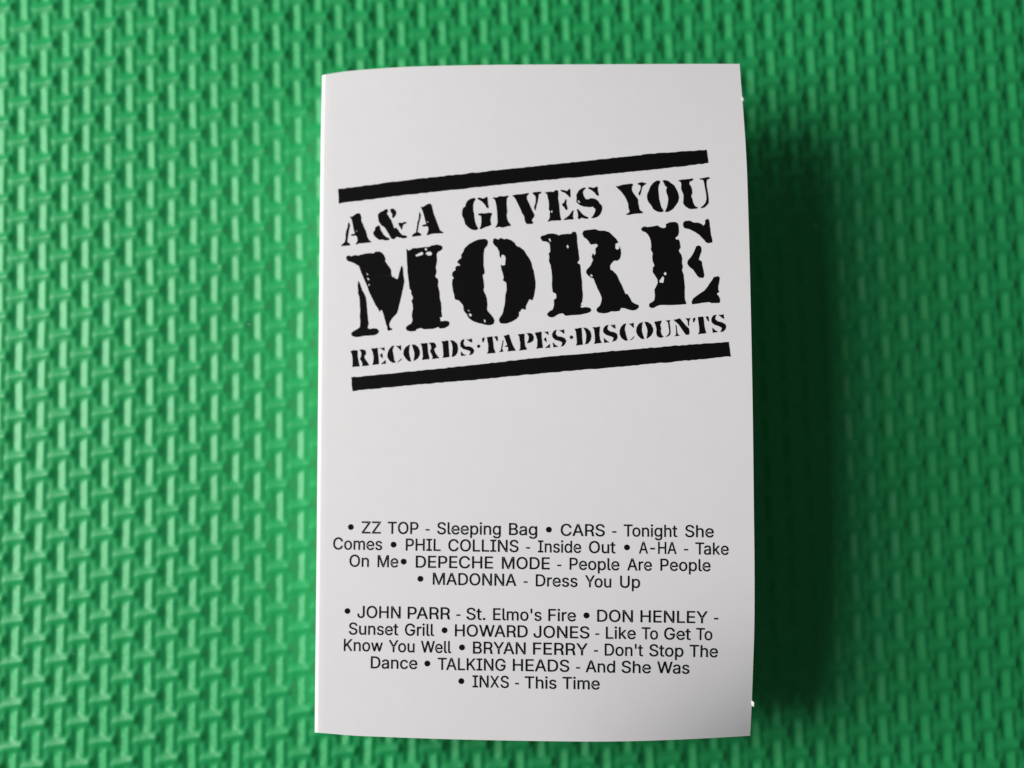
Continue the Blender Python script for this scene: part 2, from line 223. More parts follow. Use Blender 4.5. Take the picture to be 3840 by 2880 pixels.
'headline':[[[[-23.638,15.696],[-23.394,15.296],[-23.189,14.677],[-23.036,14.172],[-22.719,13.604],[-22.461,12.929],[-22.376,11.933],[-22.345,10.941],[-22.263,9.838],[-22.156,8.844],[-22.355,8.361],[-22.143,8.076],[-21.537,8.155],[-20.989,8.128],[-20.615,7.781],[-20.679,7.401],[-21.124,7.149],[-21.675,7.045],[-22.553,7.055],[-23.433,6.989],[-24.094,6.911],[-24.749,7.108],[-24.938,7.501],[-24.677,7.818],[-23.954,8.166],[-23.563,8.421],[-23.432,9.238],[-23.518,10.231],[-23.384,11.215],[-23.472,12.1],[-23.501,13.204],[-23.707,13.766],[-23.642,14.204],[-23.736,14.872]]],[[[-25.451,19.453],[-25.168,19.715],[-24.836,19.697],[-24.674,19.521],[-24.116,19.711],[-23.454,19.619],[-22.564,19.846],[-21.679,19.906],[-21.13,19.82],[-20.792,20.078],[-20.241,20.08],[-19.806,19.855],[-19.488,19.394],[-19.283,18.829],[-19.4,18.559],[-19.084,18.043],[-18.659,17.467],[-18.452,17.014],[-18.466,16.463],[-18.317,15.903],[-18.095,16.001],[-17.828,15.711],[-17.503,15.583],[-17.265,16.286],[-16.961,17.372],[-16.788,17.672],[-16.635,17.244],[-16.602,16.47],[-16.471,15.251],[-16.727,13.944],[-16.972,12.968],[-17.276,11.886],[-17.518,11.021],[-17.756,10.32],[-18.318,9.746],[-18.772,9.167],[-19.005,8.631],[-18.907,8.188],[-18.478,7.893],[-18.645,7.77],[-19.14,7.653],[-19.331,7.881],[-19.288,8.262],[-19.544,8.932],[-19.74,9.819],[-19.939,10.597],[-20.041,10.877],[-20.259,10.943],[-20.377,10.598],[-20.502,10.846],[-20.691,11.186],[-21.059,11.809],[-21.527,12.879],[-22.048,14.009],[-22.249,14.792],[-22.458,15.245],[-22.717,15.922],[-23.081,16.827],[-23.337,17.616],[-23.493,18.013],[-23.821,18.197],[-24.256,18.498],[-24.804,18.718],[-25.243,18.886]],[[-22.329,16.896],[-22.007,16.547],[-22.229,16.471]],[[-22.182,16.136],[-21.871,15.821],[-22.008,15.619],[-22.243,15.897]],[[-22.109,15.094],[-21.783,14.933],[-21.997,14.757]]],[[[-16.002,20.302],[-15.738,19.955],[-15.295,20.095],[-15.015,20.3],[-14.196,20.253],[-13.208,20.361],[-12.553,20.324],[-12.0,20.568],[-11.234,20.633],[-10.586,20.43],[-10.4,20.088],[-10.608,19.714],[-11.104,19.522],[-11.388,19.153],[-11.334,18.048],[-11.556,17.18],[-11.471,16.405],[-11.711,15.649],[-11.286,15.296],[-11.242,14.964],[-11.32,14.201],[-11.129,13.313],[-11.101,12.436],[-10.915,11.441],[-10.894,10.347],[-10.839,9.308],[-11.196,9.326],[-11.054,8.664],[-10.4,8.794],[-9.862,8.658],[-9.711,8.323],[-9.884,7.951],[-10.435,7.652],[-11.195,7.582],[-11.403,7.865],[-12.169,7.631],[-13.582,7.593],[-14.118,7.838],[-14.775,7.708],[-15.001,7.392],[-15.764,7.375],[-16.303,7.566],[-16.455,8.01],[-16.173,8.324],[-15.565,8.621],[-15.39,9.05],[-15.477,9.82],[-15.286,10.795],[-15.315,11.673],[-15.469,12.01],[-15.181,12.544],[-15.488,13.274],[-15.423,13.654],[-15.738,14.111],[-15.813,15.325],[-15.94,16.654],[-15.915,17.535],[-15.997,18.533]],[[-14.685,19.209],[-14.332,19.322],[-14.053,19.493],[-13.612,19.612],[-13.379,19.377],[-13.549,19.144],[-14.012,19.038],[-14.475,18.91]],[[-13.097,19.306],[-12.793,19.587],[-12.28,19.579],[-12.039,19.245],[-12.244,18.981],[-12.701,19.008]],[[-13.216,20.086],[-12.971,20.237],[-12.763,19.894],[-13.008,19.72]]],[[[-4.054,21.099],[-3.567,20.95],[-3.434,20.542],[-3.547,20.099],[-4.007,19.577],[-4.122,19.084],[-4.205,18.091],[-4.242,16.997],[-4.122,16.194],[-4.138,15.697],[-4.439,15.495],[-4.319,14.713],[-4.251,13.816],[-4.372,13.128],[-4.148,12.52],[-3.882,11.714],[-3.86,10.921],[-3.939,10.035],[-3.472,9.418],[-3.05,8.902],[-2.873,8.4],[-2.985,7.962],[-3.431,7.758],[-3.919,7.764],[-4.597,7.917],[-5.468,8.188],[-6.143,8.47],[-6.668,8.892],[-6.949,9.283],[-7.066,9.625],[-7.509,10.173],[-7.534,10.918],[-7.816,11.329],[-8.243,11.799],[-8.731,11.924],[-8.861,12.477],[-9.076,13.483],[-9.143,14.482],[-9.073,15.126],[-8.823,15.261],[-9.105,15.676],[-8.988,16.268],[-8.537,16.492],[-8.572,16.943],[-8.218,17.223],[-7.828,17.101],[-7.917,17.405],[-8.255,17.624],[-8.094,18.015],[-7.591,18.335],[-7.626,18.787],[-7.265,19.266],[-7.049,19.854],[-6.341,20.413],[-5.439,20.861],[-4.743,21.07]],[[-6.813,9.543],[-6.493,9.744],[-6.241,9.365],[-6.56,9.203]],[[-4.496,8.602],[-4.327,8.692],[-4.172,8.368],[-4.376,8.103]],[[-6.916,10.31],[-6.56,10.094],[-6.778,10.016]]],[[[-2.633,20.995],[-2.287,21.074],[-1.902,20.851],[-1.452,21.104],[-1.02,20.849],[-0.528,20.919],[0.051,20.685],[0.526,20.308],[0.894,19.688],[1.471,19.455],[2.036,18.924],[2.306,18.311],[2.766,17.589],[3.034,16.978],[3.15,16.177],[3.37,15.57],[3.433,14.676],[3.552,13.977],[3.466,12.994],[3.288,12.115],[2.961,11.147],[2.535,11.416],[2.276,10.987],[1.912,10.316],[1.944,9.871],[1.797,9.83],[1.318,10.003],[1.112,9.669],[0.862,9.486],[0.841,8.896],[0.488,8.521],[-0.207,8.114],[-0.992,7.889],[-1.868,7.875],[-2.15,8.165],[-2.152,8.658],[-1.723,9.227],[-1.456,9.904],[-1.282,10.684],[-1.157,11.468],[-1.081,12.255],[-0.858,13.034],[-0.868,14.124],[-1.391,14.501],[-1.229,14.938],[-1.351,15.64],[-1.532,16.047],[-1.647,16.948],[-1.262,16.777],[-0.916,16.907],[-0.847,17.997],[-1.058,18.407],[-1.447,18.48],[-1.563,17.939],[-1.748,18.248],[-1.773,18.947],[-2.045,19.562],[-2.519,20.039],[-2.699,20.499]]],[[[4.488,20.763],[4.767,21.075],[5.197,21.126],[5.631,21.297],[6.273,21.313],[7.014,21.158],[7.272,20.957],[7.758,21.113],[8.61,21.116],[9.141,21.084],[9.474,21.414],[9.896,21.344],[10.006,20.922],[10.036,19.61],[10.193,18.292],[10.245,16.983],[9.91,16.568],[10.321,16.272],[10.379,15.129],[10.483,13.822],[10.486,12.631],[10.546,11.547],[10.4,10.584],[10.177,10.273],[10.321,9.941],[10.058,9.955],[10.257,9.675],[10.893,9.749],[11.518,9.607],[11.715,9.274],[11.544,8.96],[10.957,8.776],[10.002,8.612],[8.948,8.614],[7.784,8.568],[7.482,8.961],[6.953,8.957],[6.413,8.694],[6.032,8.445],[5.503,8.473],[5.141,8.708],[5.101,9.034],[5.378,9.343],[5.973,9.636],[6.153,10.166],[6.191,11.138],[6.57,11.333],[6.591,11.873],[6.441,12.098],[6.075,12.227],[5.994,12.882],[5.975,13.751],[6.062,14.615],[5.999,15.706],[5.918,16.364],[5.678,17.031],[5.761,17.79],[5.671,18.232],[5.948,18.488],[5.923,19.2],[5.887,19.639],[5.738,19.922],[5.371,20.108],[4.84,20.194]],[[5.73,20.546],[5.996,20.53],[6.086,20.087],[5.923,20.031]],[[8.542,19.448],[8.764,19.14],[8.569,18.803],[8.382,19.163]]],[[[10.839,21.036],[11.069,21.459],[11.71,21.562],[12.772,21.606],[13.394,21.317],[14.238,21.265],[14.963,20.948],[15.464,20.372],[15.865,19.912],[16.205,19.293],[15.726,19.158],[15.644,18.511],[15.894,18.224],[16.268,18.365],[16.288,18.798],[16.473,18.244],[16.496,17.591],[16.304,16.844],[15.923,16.541],[15.398,16.572],[15.069,16.266],[14.79,15.903],[14.764,15.309],[15.223,15.012],[15.72,14.388],[16.0,13.616],[16.379,12.732],[16.659,11.962],[16.843,11.413],[17.156,11.396],[17.444,10.842],[17.727,10.182],[18.232,9.832],[18.692,9.646],[18.727,9.269],[18.294,8.918],[17.769,8.839],[17.152,9.033],[16.537,9.281],[16.068,9.307],[15.892,8.887],[15.157,8.819],[14.69,8.898],[14.21,8.709],[13.473,8.641],[12.745,8.788],[12.444,9.127],[12.565,9.497],[13.055,9.9],[13.236,10.429],[13.364,10.96],[13.082,11.731],[12.747,12.505],[12.512,13.166],[12.234,14.047],[11.921,14.119],[11.513,14.468],[11.163,14.921],[11.236,15.405],[11.676,15.813],[12.011,16.228],[12.302,16.862],[12.11,17.308],[12.296,17.95],[12.541,17.5],[12.718,17.925],[12.693,18.579],[13.136,19.042],[12.883,19.308],[12.033,19.217],[11.839,19.611],[11.54,20.065],[11.028,20.478]],[[11.735,14.704],[12.048,14.621],[12.11,14.347],[11.875,14.284]]],[[[19.633,21.155],[19.837,21.439],[20.177,21.566],[20.552,21.444],[21.412,21.49],[22.083,21.596],[22.447,21.277],[23.007,21.093],[23.349,21.27],[23.274,21.67],[23.81,21.933],[24.665,21.978],[25.08,21.754],[25.193,21.204],[25.199,20.414],[25.027,19.833],[24.585,19.515],[24.714,19.261],[25.09,19.238],[25.253,18.736],[25.312,18.044],[25.001,17.523],[25.303,16.965],[25.455,16.269],[25.373,15.588],[25.483,14.994],[25.318,14.515],[25.522,13.917],[25.566,12.939],[25.609,11.962],[25.518,11.091],[25.515,10.119],[25.72,9.525],[25.616,9.337],[24.868,9.359],[23.646,9.349],[22.615,9.406],[21.863,9.447],[21.29,9.284],[20.902,9.062],[20.478,9.085],[20.209,9.392],[20.322,9.775],[20.758,9.995],[21.101,10.268],[21.186,11.043],[21.129,11.827],[21.435,12.297],[21.699,12.868],[21.676,13.359],[21.327,13.966],[21.02,14.473],[21.105,15.253],[21.351,15.434],[21.101,16.136],[21.087,16.825],[21.163,17.41],[20.903,17.918],[21.022,18.403],[20.966,19.195],[20.81,19.896],[20.502,20.409],[20.136,20.728],[19.806,20.798]],[[21.981,12.833],[21.911,13.149],[22.301,13.586],[22.454,13.822],[22.648,13.547],[22.536,12.801]],[[22.697,14.346],[22.954,14.38],[23.052,14.061],[22.834,13.859],[22.637,14.085]]],[[[25.884,21.753],[26.183,22.031],[26.845,22.039],[27.394,21.707],[28.052,21.666],[28.511,21.44],[28.823,21.124],[29.096,21.452],[29.104,21.945],[29.493,22.167],[29.714,21.906],[29.728,21.313],[29.819,20.421],[29.821,19.634],[29.976,19.034],[29.992,18.493],[29.377,18.384],[29.148,18.496],[28.665,19.116],[28.135,19.739],[27.505,20.27],[26.771,20.661],[26.029,20.905],[25.839,21.262]]],[[[27.409,17.622],[27.573,18.053],[28.003,18.174],[28.318,17.91],[28.33,17.271],[28.059,16.602],[27.84,16.028],[28.292,15.707],[28.308,15.12],[28.453,14.33],[28.551,13.545],[28.344,13.167],[27.786,13.248],[27.477,13.608],[27.004,14.416],[26.379,15.039],[26.165,15.443],[26.238,15.928],[26.737,16.486],[27.143,17.049]]],[[[29.684,12.894],[29.938,13.269],[30.594,13.327],[30.767,13.074],[30.639,12.45],[30.463,11.78],[30.437,11.296],[30.56,10.998],[30.17,10.681],[30.431,10.327],[30.636,9.831],[30.561,9.304],[30.002,9.286],[29.352,9.323],[29.081,9.483],[28.053,9.444],[27.208,9.345],[26.55,9.285],[26.472,9.58],[26.74,10.245],[27.464,10.689],[28.334,11.222],[29.027,11.96]]]],
'strapline':[[[[-25.098,4.816],[-24.802,4.907],[-24.068,4.924],[-23.967,4.763],[-23.987,3.929],[-23.85,3.088],[-23.711,2.353],[-24.339,2.361],[-24.885,2.324],[-24.802,2.716],[-24.782,3.549],[-24.87,4.283]]],[[[-23.752,4.961],[-23.123,4.983],[-22.731,4.756],[-22.671,4.232],[-22.994,3.882],[-22.847,3.458],[-22.544,3.027],[-22.224,2.471],[-22.664,2.408],[-23.376,2.389],[-23.283,2.749],[-23.43,3.173],[-23.682,3.55],[-23.519,3.802],[-23.401,4.318],[-23.497,4.688]]],[[[-21.886,5.081],[-21.447,5.06],[-20.871,5.136],[-20.835,4.509],[-20.755,3.568],[-20.728,2.579],[-21.199,2.549],[-21.805,2.493],[-21.608,2.88],[-21.537,3.605],[-21.623,4.338]]],[[[-20.663,5.105],[-20.194,5.051],[-19.826,5.169],[-19.812,4.512],[-20.2,4.843]]],[[[-20.213,4.323],[-20.121,3.85],[-20.154,3.415],[-20.335,3.652],[-20.589,3.925],[-20.375,4.123]]],[[[-19.701,3.206],[-19.633,2.6],[-19.946,2.594],[-20.468,2.567],[-20.042,2.91]]],[[[-18.309,5.377],[-18.478,4.917],[-18.59,4.61],[-18.454,3.875],[-18.369,3.144],[-18.121,2.717],[-18.59,2.687],[-19.101,3.022],[-19.398,3.608],[-19.405,4.129],[-19.16,4.741],[-18.729,5.241]]],[[[-18.081,5.314],[-17.584,5.238],[-17.268,5.379],[-17.23,4.857],[-17.292,4.496],[-17.545,4.768]]],[[[-17.167,3.399],[-17.279,3.092],[-17.651,2.798],[-17.966,2.689],[-17.647,2.954]]],[[[-15.864,5.414],[-15.982,4.9],[-16.054,4.177],[-15.922,3.34],[-15.731,2.76],[-16.196,2.813],[-16.599,3.268],[-16.945,3.907],[-16.875,4.528],[-16.55,5.032]]],[[[-15.604,5.402],[-15.088,5.325],[-14.632,4.939],[-14.37,4.303],[-14.43,3.684],[-14.734,3.18],[-15.42,2.777],[-15.301,3.31],[-15.231,3.929],[-15.366,4.663]]],[[[-14.275,5.462],[-13.736,5.466],[-13.165,5.511],[-13.184,4.869],[-13.108,3.931],[-12.929,2.991],[-13.498,2.966],[-14.121,2.923],[-13.953,3.35],[-13.98,4.181],[-14.06,5.015]]],[[[-12.988,5.534],[-12.284,5.551],[-11.98,5.329],[-11.841,4.803],[-12.212,4.51],[-12.072,3.985],[-11.727,3.451],[-11.409,3.043],[-11.946,3.047],[-12.568,2.973],[-12.435,3.278],[-12.646,3.806],[-12.861,4.231],[-12.622,4.634],[-12.709,5.157]]],[[[-11.092,5.648],[-10.524,5.672],[-9.954,5.747],[-9.977,5.023],[-9.933,4.089],[-9.88,3.156],[-10.396,3.129],[-10.996,3.054],[-10.82,3.408],[-10.823,4.339],[-10.897,5.276]]],[[[-9.747,5.758],[-9.184,5.658],[-8.684,5.167],[-8.522,4.435],[-8.679,3.718],[-9.053,3.271],[-9.572,3.12],[-9.453,3.652],[-9.375,4.476],[-9.456,5.205]]],[[[-7.531,5.835],[-7.592,5.527],[-7.708,5.119],[-7.465,4.693],[-6.85,4.663],[-6.344,4.432],[-6.102,4.007],[-6.218,3.6],[-6.534,3.357],[-6.945,3.325],[-6.73,3.624],[-6.67,3.88],[-7.075,4.054],[-7.786,4.295],[-8.184,4.728],[-8.188,5.246],[-7.947,5.7]]],[[[-7.274,5.822],[-6.816,5.696],[-6.399,5.902],[-6.339,5.207],[-6.625,5.272]]],[[[-8.156,4.003],[-7.81,3.573],[-7.285,3.29],[-7.716,3.279],[-8.129,3.227]]],[[[-5.672,4.616],[-5.562,4.817],[-5.376,4.87],[-5.175,4.756],[-5.14,4.569],[-5.249,4.388],[-5.455,4.337],[-5.616,4.437]]],[[[-4.831,5.845],[-4.449,5.929],[-4.512,5.571],[-4.68,5.166],[-4.834,5.153]]],[[[-4.11,5.964],[-3.269,6.025],[-3.195,5.195],[-3.128,4.161],[-2.847,3.426],[-3.562,3.44],[-4.177,3.387],[-3.979,3.79],[-3.948,4.717],[-4.056,5.445]]],[[[-3.066,5.963],[-2.501,6.038],[-2.457,5.262],[-2.632,5.219],[-2.82,5.693]]],[[[-1.706,5.431],[-1.611,5.22],[-1.735,4.607],[-1.858,3.996],[-1.668,3.595],[-2.026,3.571],[-2.353,3.556],[-2.067,3.851],[-1.942,4.515]]],[[[-1.582,6.043],[-1.224,6.077],[-0.759,6.229],[-0.622,5.789],[-0.445,5.059],[-0.119,4.219],[0.197,3.669],[-0.496,3.62],[-1.108,3.599],[-0.943,3.951],[-0.981,4.313],[-1.389,4.302],[-1.486,4.441],[-1.075,4.523],[-1.258,5.099],[-1.44,5.727]]],[[[0.53,6.122],[1.021,6.17],[1.581,6.193],[1.546,5.268],[1.614,4.339],[1.895,3.709],[1.234,3.69],[0.643,3.616],[0.859,3.965],[0.876,4.993],[0.754,5.823]]],[[[1.784,6.203],[2.345,6.257],[2.795,6.08],[2.98,5.607],[2.858,5.048],[2.441,4.76],[1.88,4.685],[2.098,5.086],[2.221,5.646],[2.082,6.013]]],[[[3.105,6.239],[3.564,6.298],[4.175,6.39],[4.143,5.548],[4.209,4.621],[4.26,3.849],[3.775,3.842],[3.216,3.798],[3.432,4.146],[3.467,5.069],[3.338,5.692]]],[[[4.378,6.38],[4.779,6.287],[5.167,6.37],[5.163,5.754],[4.87,6.025]]],[[[4.749,5.518],[4.834,5.103],[4.838,4.671],[4.625,4.908],[4.431,5.123],[4.59,5.32]]],[[[5.316,4.483],[5.342,3.846],[4.988,3.843],[4.533,3.835],[5.001,4.171]]],[[[6.459,6.581],[6.347,6.309],[6.23,5.905],[6.518,5.531],[7.07,5.451],[7.613,5.168],[7.797,4.748],[7.63,4.347],[7.315,4.004],[6.908,3.922],[7.124,4.27],[7.186,4.574],[6.741,4.801],[6.143,4.985],[5.756,5.415],[5.696,5.932],[5.996,6.379]]],[[[6.708,6.496],[7.108,6.424],[7.517,6.557],[7.569,5.836],[7.293,6.004]]],[[[5.748,4.698],[6.115,4.269],[6.586,3.938],[6.152,3.909],[5.816,3.843]]],[[[8.302,5.286],[8.411,5.496],[8.605,5.548],[8.801,5.435],[8.854,5.238],[8.735,5.049],[8.542,4.998],[8.365,5.099]]],[[[9.077,6.528],[9.634,6.602],[10.139,6.678],[10.155,5.858],[10.168,4.936],[10.231,4.033],[9.729,4.037],[9.174,3.963],[9.341,4.364],[9.328,5.285],[9.261,6.108]]],[[[10.361,6.687],[10.937,6.534],[11.418,6.048],[11.57,5.376],[11.41,4.668],[11.041,4.227],[10.532,4.048],[10.705,4.602],[10.79,5.416],[10.669,6.138]]],[[[11.724,6.647],[12.244,6.62],[12.899,6.719],[12.832,6.333],[12.747,5.52],[12.812,4.699],[13.04,4.177],[12.489,4.154],[11.856,4.084],[12.055,4.533],[12.044,5.454],[11.978,6.275]]],[[[14.157,6.909],[13.99,6.508],[13.976,6.202],[14.312,5.878],[14.904,5.746],[15.341,5.468],[15.418,4.954],[15.197,4.455],[14.54,4.265],[14.724,4.581],[14.817,4.883],[14.428,5.107],[13.739,5.346],[13.308,5.777],[13.33,6.287],[13.649,6.731]]],[[[14.404,6.845],[14.851,6.801],[15.126,6.929],[15.173,6.191],[14.882,6.36]]],[[[13.345,5.009],[13.706,4.582],[14.209,4.2],[13.79,4.221],[13.408,4.138]]],[[[16.804,7.004],[16.603,6.525],[16.515,6.121],[16.632,5.401],[16.754,4.784],[16.934,4.367],[16.485,4.339],[16.005,4.72],[15.732,5.295],[15.741,5.957],[15.983,6.455],[16.349,6.845]]],[[[17.08,6.959],[17.494,6.866],[17.849,7.021],[17.859,6.153],[17.575,6.474]]],[[[17.907,5.03],[17.794,4.73],[17.483,4.441],[17.181,4.354],[17.492,4.644]]],[[[19.212,7.081],[19.085,6.496],[19.013,5.787],[19.148,5.067],[19.337,4.448],[18.874,4.492],[18.449,4.951],[18.133,5.629],[18.262,6.285],[18.634,6.826]]],[[[19.439,7.069],[19.932,7.012],[20.409,6.63],[20.701,5.902],[20.594,5.298],[20.276,4.857],[19.644,4.452],[19.741,5.037],[19.838,5.642],[19.728,6.259]]],[[[20.852,6.994],[21.368,7.037],[21.985,7.127],[21.901,6.805],[21.736,6.458],[21.859,5.943],[21.771,5.541],[21.865,5.028],[22.19,4.605],[21.643,4.512],[21.211,4.758],[21.087,5.272],[21.165,5.878],[21.001,6.599]]],[[[22.533,7.026],[22.951,7.105],[23.267,7.109],[23.118,6.873],[23.153,6.18],[23.212,5.364],[23.089,4.863],[22.554,4.587],[22.49,4.691],[22.9,5.025],[23.02,5.476],[22.912,6.294],[22.888,6.824]]],[[[23.954,6.442],[24.11,6.231],[24.154,5.518],[24.225,4.956],[24.526,4.687],[24.112,4.658],[23.737,4.627],[23.977,4.918],[24.012,5.627]]],[[[23.662,7.118],[24.138,7.194],[24.637,7.32],[25.004,6.792],[25.463,6.159],[25.883,5.731],[25.956,5.22],[25.884,4.768],[25.394,4.764],[25.212,5.057],[24.85,5.684],[24.395,6.418],[24.02,6.794]]],[[[25.421,7.278],[25.812,7.236],[26.209,7.316],[26.099,7.089],[25.964,6.741],[25.928,6.033],[25.757,6.143],[25.744,6.854]]],[[[26.515,7.168],[26.895,7.3],[26.857,6.947],[26.66,6.551],[26.546,6.608]]],[[[27.239,7.332],[28.076,7.408],[28.133,6.624],[28.183,5.71],[28.383,4.84],[27.697,4.805],[27.137,4.754],[27.372,5.146],[27.365,5.956],[27.308,6.77]]],[[[28.346,7.343],[28.809,7.399],[28.864,6.585],[28.674,6.697],[28.5,7.111]]],[[[29.991,7.588],[29.804,7.193],[29.759,6.891],[30.13,6.537],[30.706,6.385],[31.176,6.056],[31.302,5.696],[31.132,5.25],[30.777,4.966],[30.338,4.939],[30.548,5.231],[30.661,5.528],[30.237,5.803],[29.616,6.039],[29.199,6.466],[29.209,7.022],[29.496,7.463]]],[[[30.232,7.544],[30.668,7.48],[30.996,7.604],[31.051,6.821],[30.741,7.04]]],[[[29.238,5.705],[29.625,5.28],[30.093,4.922],[29.655,4.925],[29.31,4.842]]]]}
WORDS=[[0,"*",-25.671,-22.029,0.436],
[0,"ZZ",-24.038,-23.019,-21.13,-23.141,1.776],
[0,"TOP",-20.057,-23.2,-15.428,-23.394,1.77],
[0,"-",-14.301,-22.796,-13.706,-22.821],
[0,"Sleeping",-12.591,-23.49,-3.051,-23.889,1.759],
[0,"Bag",-1.824,-23.942,2.346,-24.115,1.75],
[0,"*",4.11,-23.336,0.433],
[0,"CARS",5.818,-24.291,12.275,-24.559,1.74],
[0,"-",13.396,-23.957,13.996,-23.983],
[0,"Tonight",15.036,-24.657,22.781,-24.978,1.73],
[0,"She",23.9,-25.01,27.989,-25.179,1.721],
[1,"Comes",-28.475,-25.3,-20.986,-25.619,1.774],
[1,"*",-19.223,-24.868,0.445],
[1,"PHIL",-17.398,-25.787,-12.143,-26.01,1.763],
[1,"COLLINS",-10.986,-26.067,-0.513,-26.509,1.753],
[1,"-",0.623,-25.927,1.233,-25.952],
[1,"Inside",2.361,-26.629,8.72,-26.897,1.74],
[1,"Out",9.86,-26.943,13.734,-27.106,1.733],
[1,"*",15.435,-26.289,0.425],
[1,"A-HA",17.125,-27.227,22.569,-27.455,1.725],
[1,"-",23.648,-26.86,24.24,-26.884],
[1,"Take",25.261,-27.581,30.006,-27.78,1.717],
[2,"On",-26.036,-27.957,-23.073,-28.077,1.769],
[2,"Me",-21.749,-28.144,-18.621,-28.27,1.765],
[2,"*",-17.764,-27.442,0.444],
[2,"DEPECHE",-15.96,-28.375,-4.383,-28.841,1.754],
[2,"MODE",-3.062,-28.907,4.01,-29.191,1.742],
[2,"-",5.152,-28.635,5.731,-28.658],
[2,"People",6.931,-29.31,14.192,-29.6,1.731],
[2,"Are",15.323,-29.636,18.903,-29.78,1.725],
[2,"People",20.133,-29.806,27.323,-30.094,1.719],
[3,"*",-15.304,-30.074,0.442],
[3,"MADONNA",-13.467,-30.973,-1.004,-31.497,1.746],
[3,"-",0.101,-30.954,0.683,-30.976],
[3,"Dress",1.865,-31.613,7.988,-31.87,1.734],
[3,"You",9.086,-31.928,12.905,-32.088,1.728],
[3,"Up",14.197,-32.131,17.092,-32.254,1.725],
[4,"*",-26.495,-34.578,0.433],
[4,"JOHN",-25.012,-35.607,-18.464,-35.859,1.752],
[4,"PARR",-17.401,-35.924,-11.008,-36.17,1.745],
[4,"-",-10.057,-35.578,-9.469,-35.599],
[4,"St.",-8.602,-36.277,-5.78,-36.385,1.738],
[4,"Elmo's",-4.624,-36.429,2.52,-36.704,1.732],
[4,"Fire",3.524,-36.732,7.565,-36.889,1.727],
[4,"*",9.138,-36.071,0.441],
[4,"DON",10.667,-37.005,15.861,-37.212,1.722],
[4,"HENLEY",16.95,-37.243,26.646,-37.646,1.722],
[4,"-",27.587,-37.004,28.206,-37.028],
[5,"Sunset",-26.368,-38.055,-18.878,-38.333,1.749],
[5,"Grill",-17.885,-38.399,-13.511,-38.561,1.742],
[5,"*",-11.908,-37.763,0.438],
[5,"HOWARD",-10.389,-38.676,0.394,-39.079,1.732],
[5,"JONES",1.251,-39.118,9.436,-39.429,1.724],
[5,"-",10.329,-38.826,10.89,-38.845],
[5,"Like",11.839,-39.516,16.166,-39.69,1.721],
[5,"To",17.03,-39.726,19.394,-39.824,1.722],
[5,"Get",20.284,-39.85,24.128,-40.014,1.724],
[5,"To",24.923,-40.038,27.241,-40.141,1.729],
[6,"Know",-27.192,-40.471,-21.293,-40.688,1.747],
[6,"You",-20.396,-40.769,-16.509,-40.912,1.741],
[6,"Well",-15.547,-40.959,-11.027,-41.126,1.736],
[6,"*",-9.389,-40.335,0.436],
[6,"BRYAN",-7.782,-41.257,0.007,-41.546,1.727],
[6,"FERRY",1.093,-41.573,9.1,-41.878,1.721],
[6,"-",10.034,-41.261,10.608,-41.281],
[6,"Don't",11.571,-41.967,17.14,-42.201,1.72],
[6,"Stop",18.046,-42.229,22.994,-42.451,1.726],
[6,"The",23.885,-42.481,27.985,-42.677,1.736],
[7,"Dance",-23.156,-43.116,-16.167,-43.368,1.738],
[7,"*",-14.634,-42.593,0.439],
[7,"TALKING",-13.113,-43.522,-3.051,-43.889,1.728],
[7,"HEADS",-1.969,-43.908,6.31,-44.217,1.719],
[7,"-",7.331,-43.665,7.906,-43.684],
[7,"And",8.686,-44.316,12.985,-44.495,1.718],
[7,"She",13.919,-44.53,18.187,-44.722,1.722],
[7,"Was",19.095,-44.745,23.794,-44.975,1.732],
[8,"*",-9.644,-45.264,0.436],
[8,"INXS",-8.013,-46.188,-2.638,-46.38,1.721],
[8,"-",-1.698,-45.775,-1.131,-45.792],
[8,"This",-0.306,-46.474,4.341,-46.642,1.717],
[8,"Time",5.233,-46.665,10.649,-46.882,1.715]]
BURRS=[[35.825,40.389],[33.018,-49.837]]

def resample(pts, n):
    p = np.array(pts)
    d = np.concatenate([[0], np.cumsum(np.hypot(*(p[1:] - p[:-1]).T))]); d /= d[-1]
    # smooth through the points with a local cubic (Catmull-Rom)
    s = np.linspace(0, 1, n)
    tan = np.gradient(p, d, axis=0)
    k = np.clip(np.searchsorted(d, s, side='right') - 1, 0, len(d) - 2)
    hh = (d[k + 1] - d[k]); u = (s - d[k]) / hh
    h00 = 2*u**3 - 3*u**2 + 1; h10 = u**3 - 2*u**2 + u; h01 = -2*u**3 + 3*u**2; h11 = u**3 - u**2
    return (h00[:, None]*p[k] + (h10*hh)[:, None]*tan[k] + h01[:, None]*p[k+1] + (h11*hh)[:, None]*tan[k+1])

ROOT = Vector((-30.0, -2.0, 0.0))
def link(name, me, mat, parent, smooth_shade=True):
    me.materials.append(mat)
    if smooth_shade:
        for f in me.polygons:
            f.use_smooth = True
    o = bpy.data.objects.new(name, me)
    col.objects.link(o)
    o.parent = parent
    return o

card = bpy.data.objects.new('cassette_card', None)
card.location = ROOT * MM
col.objects.link(card)
card['label'] = 'folded white cassette card with black stencil lettering, standing on the green mat'
card['category'] = 'cassette card'

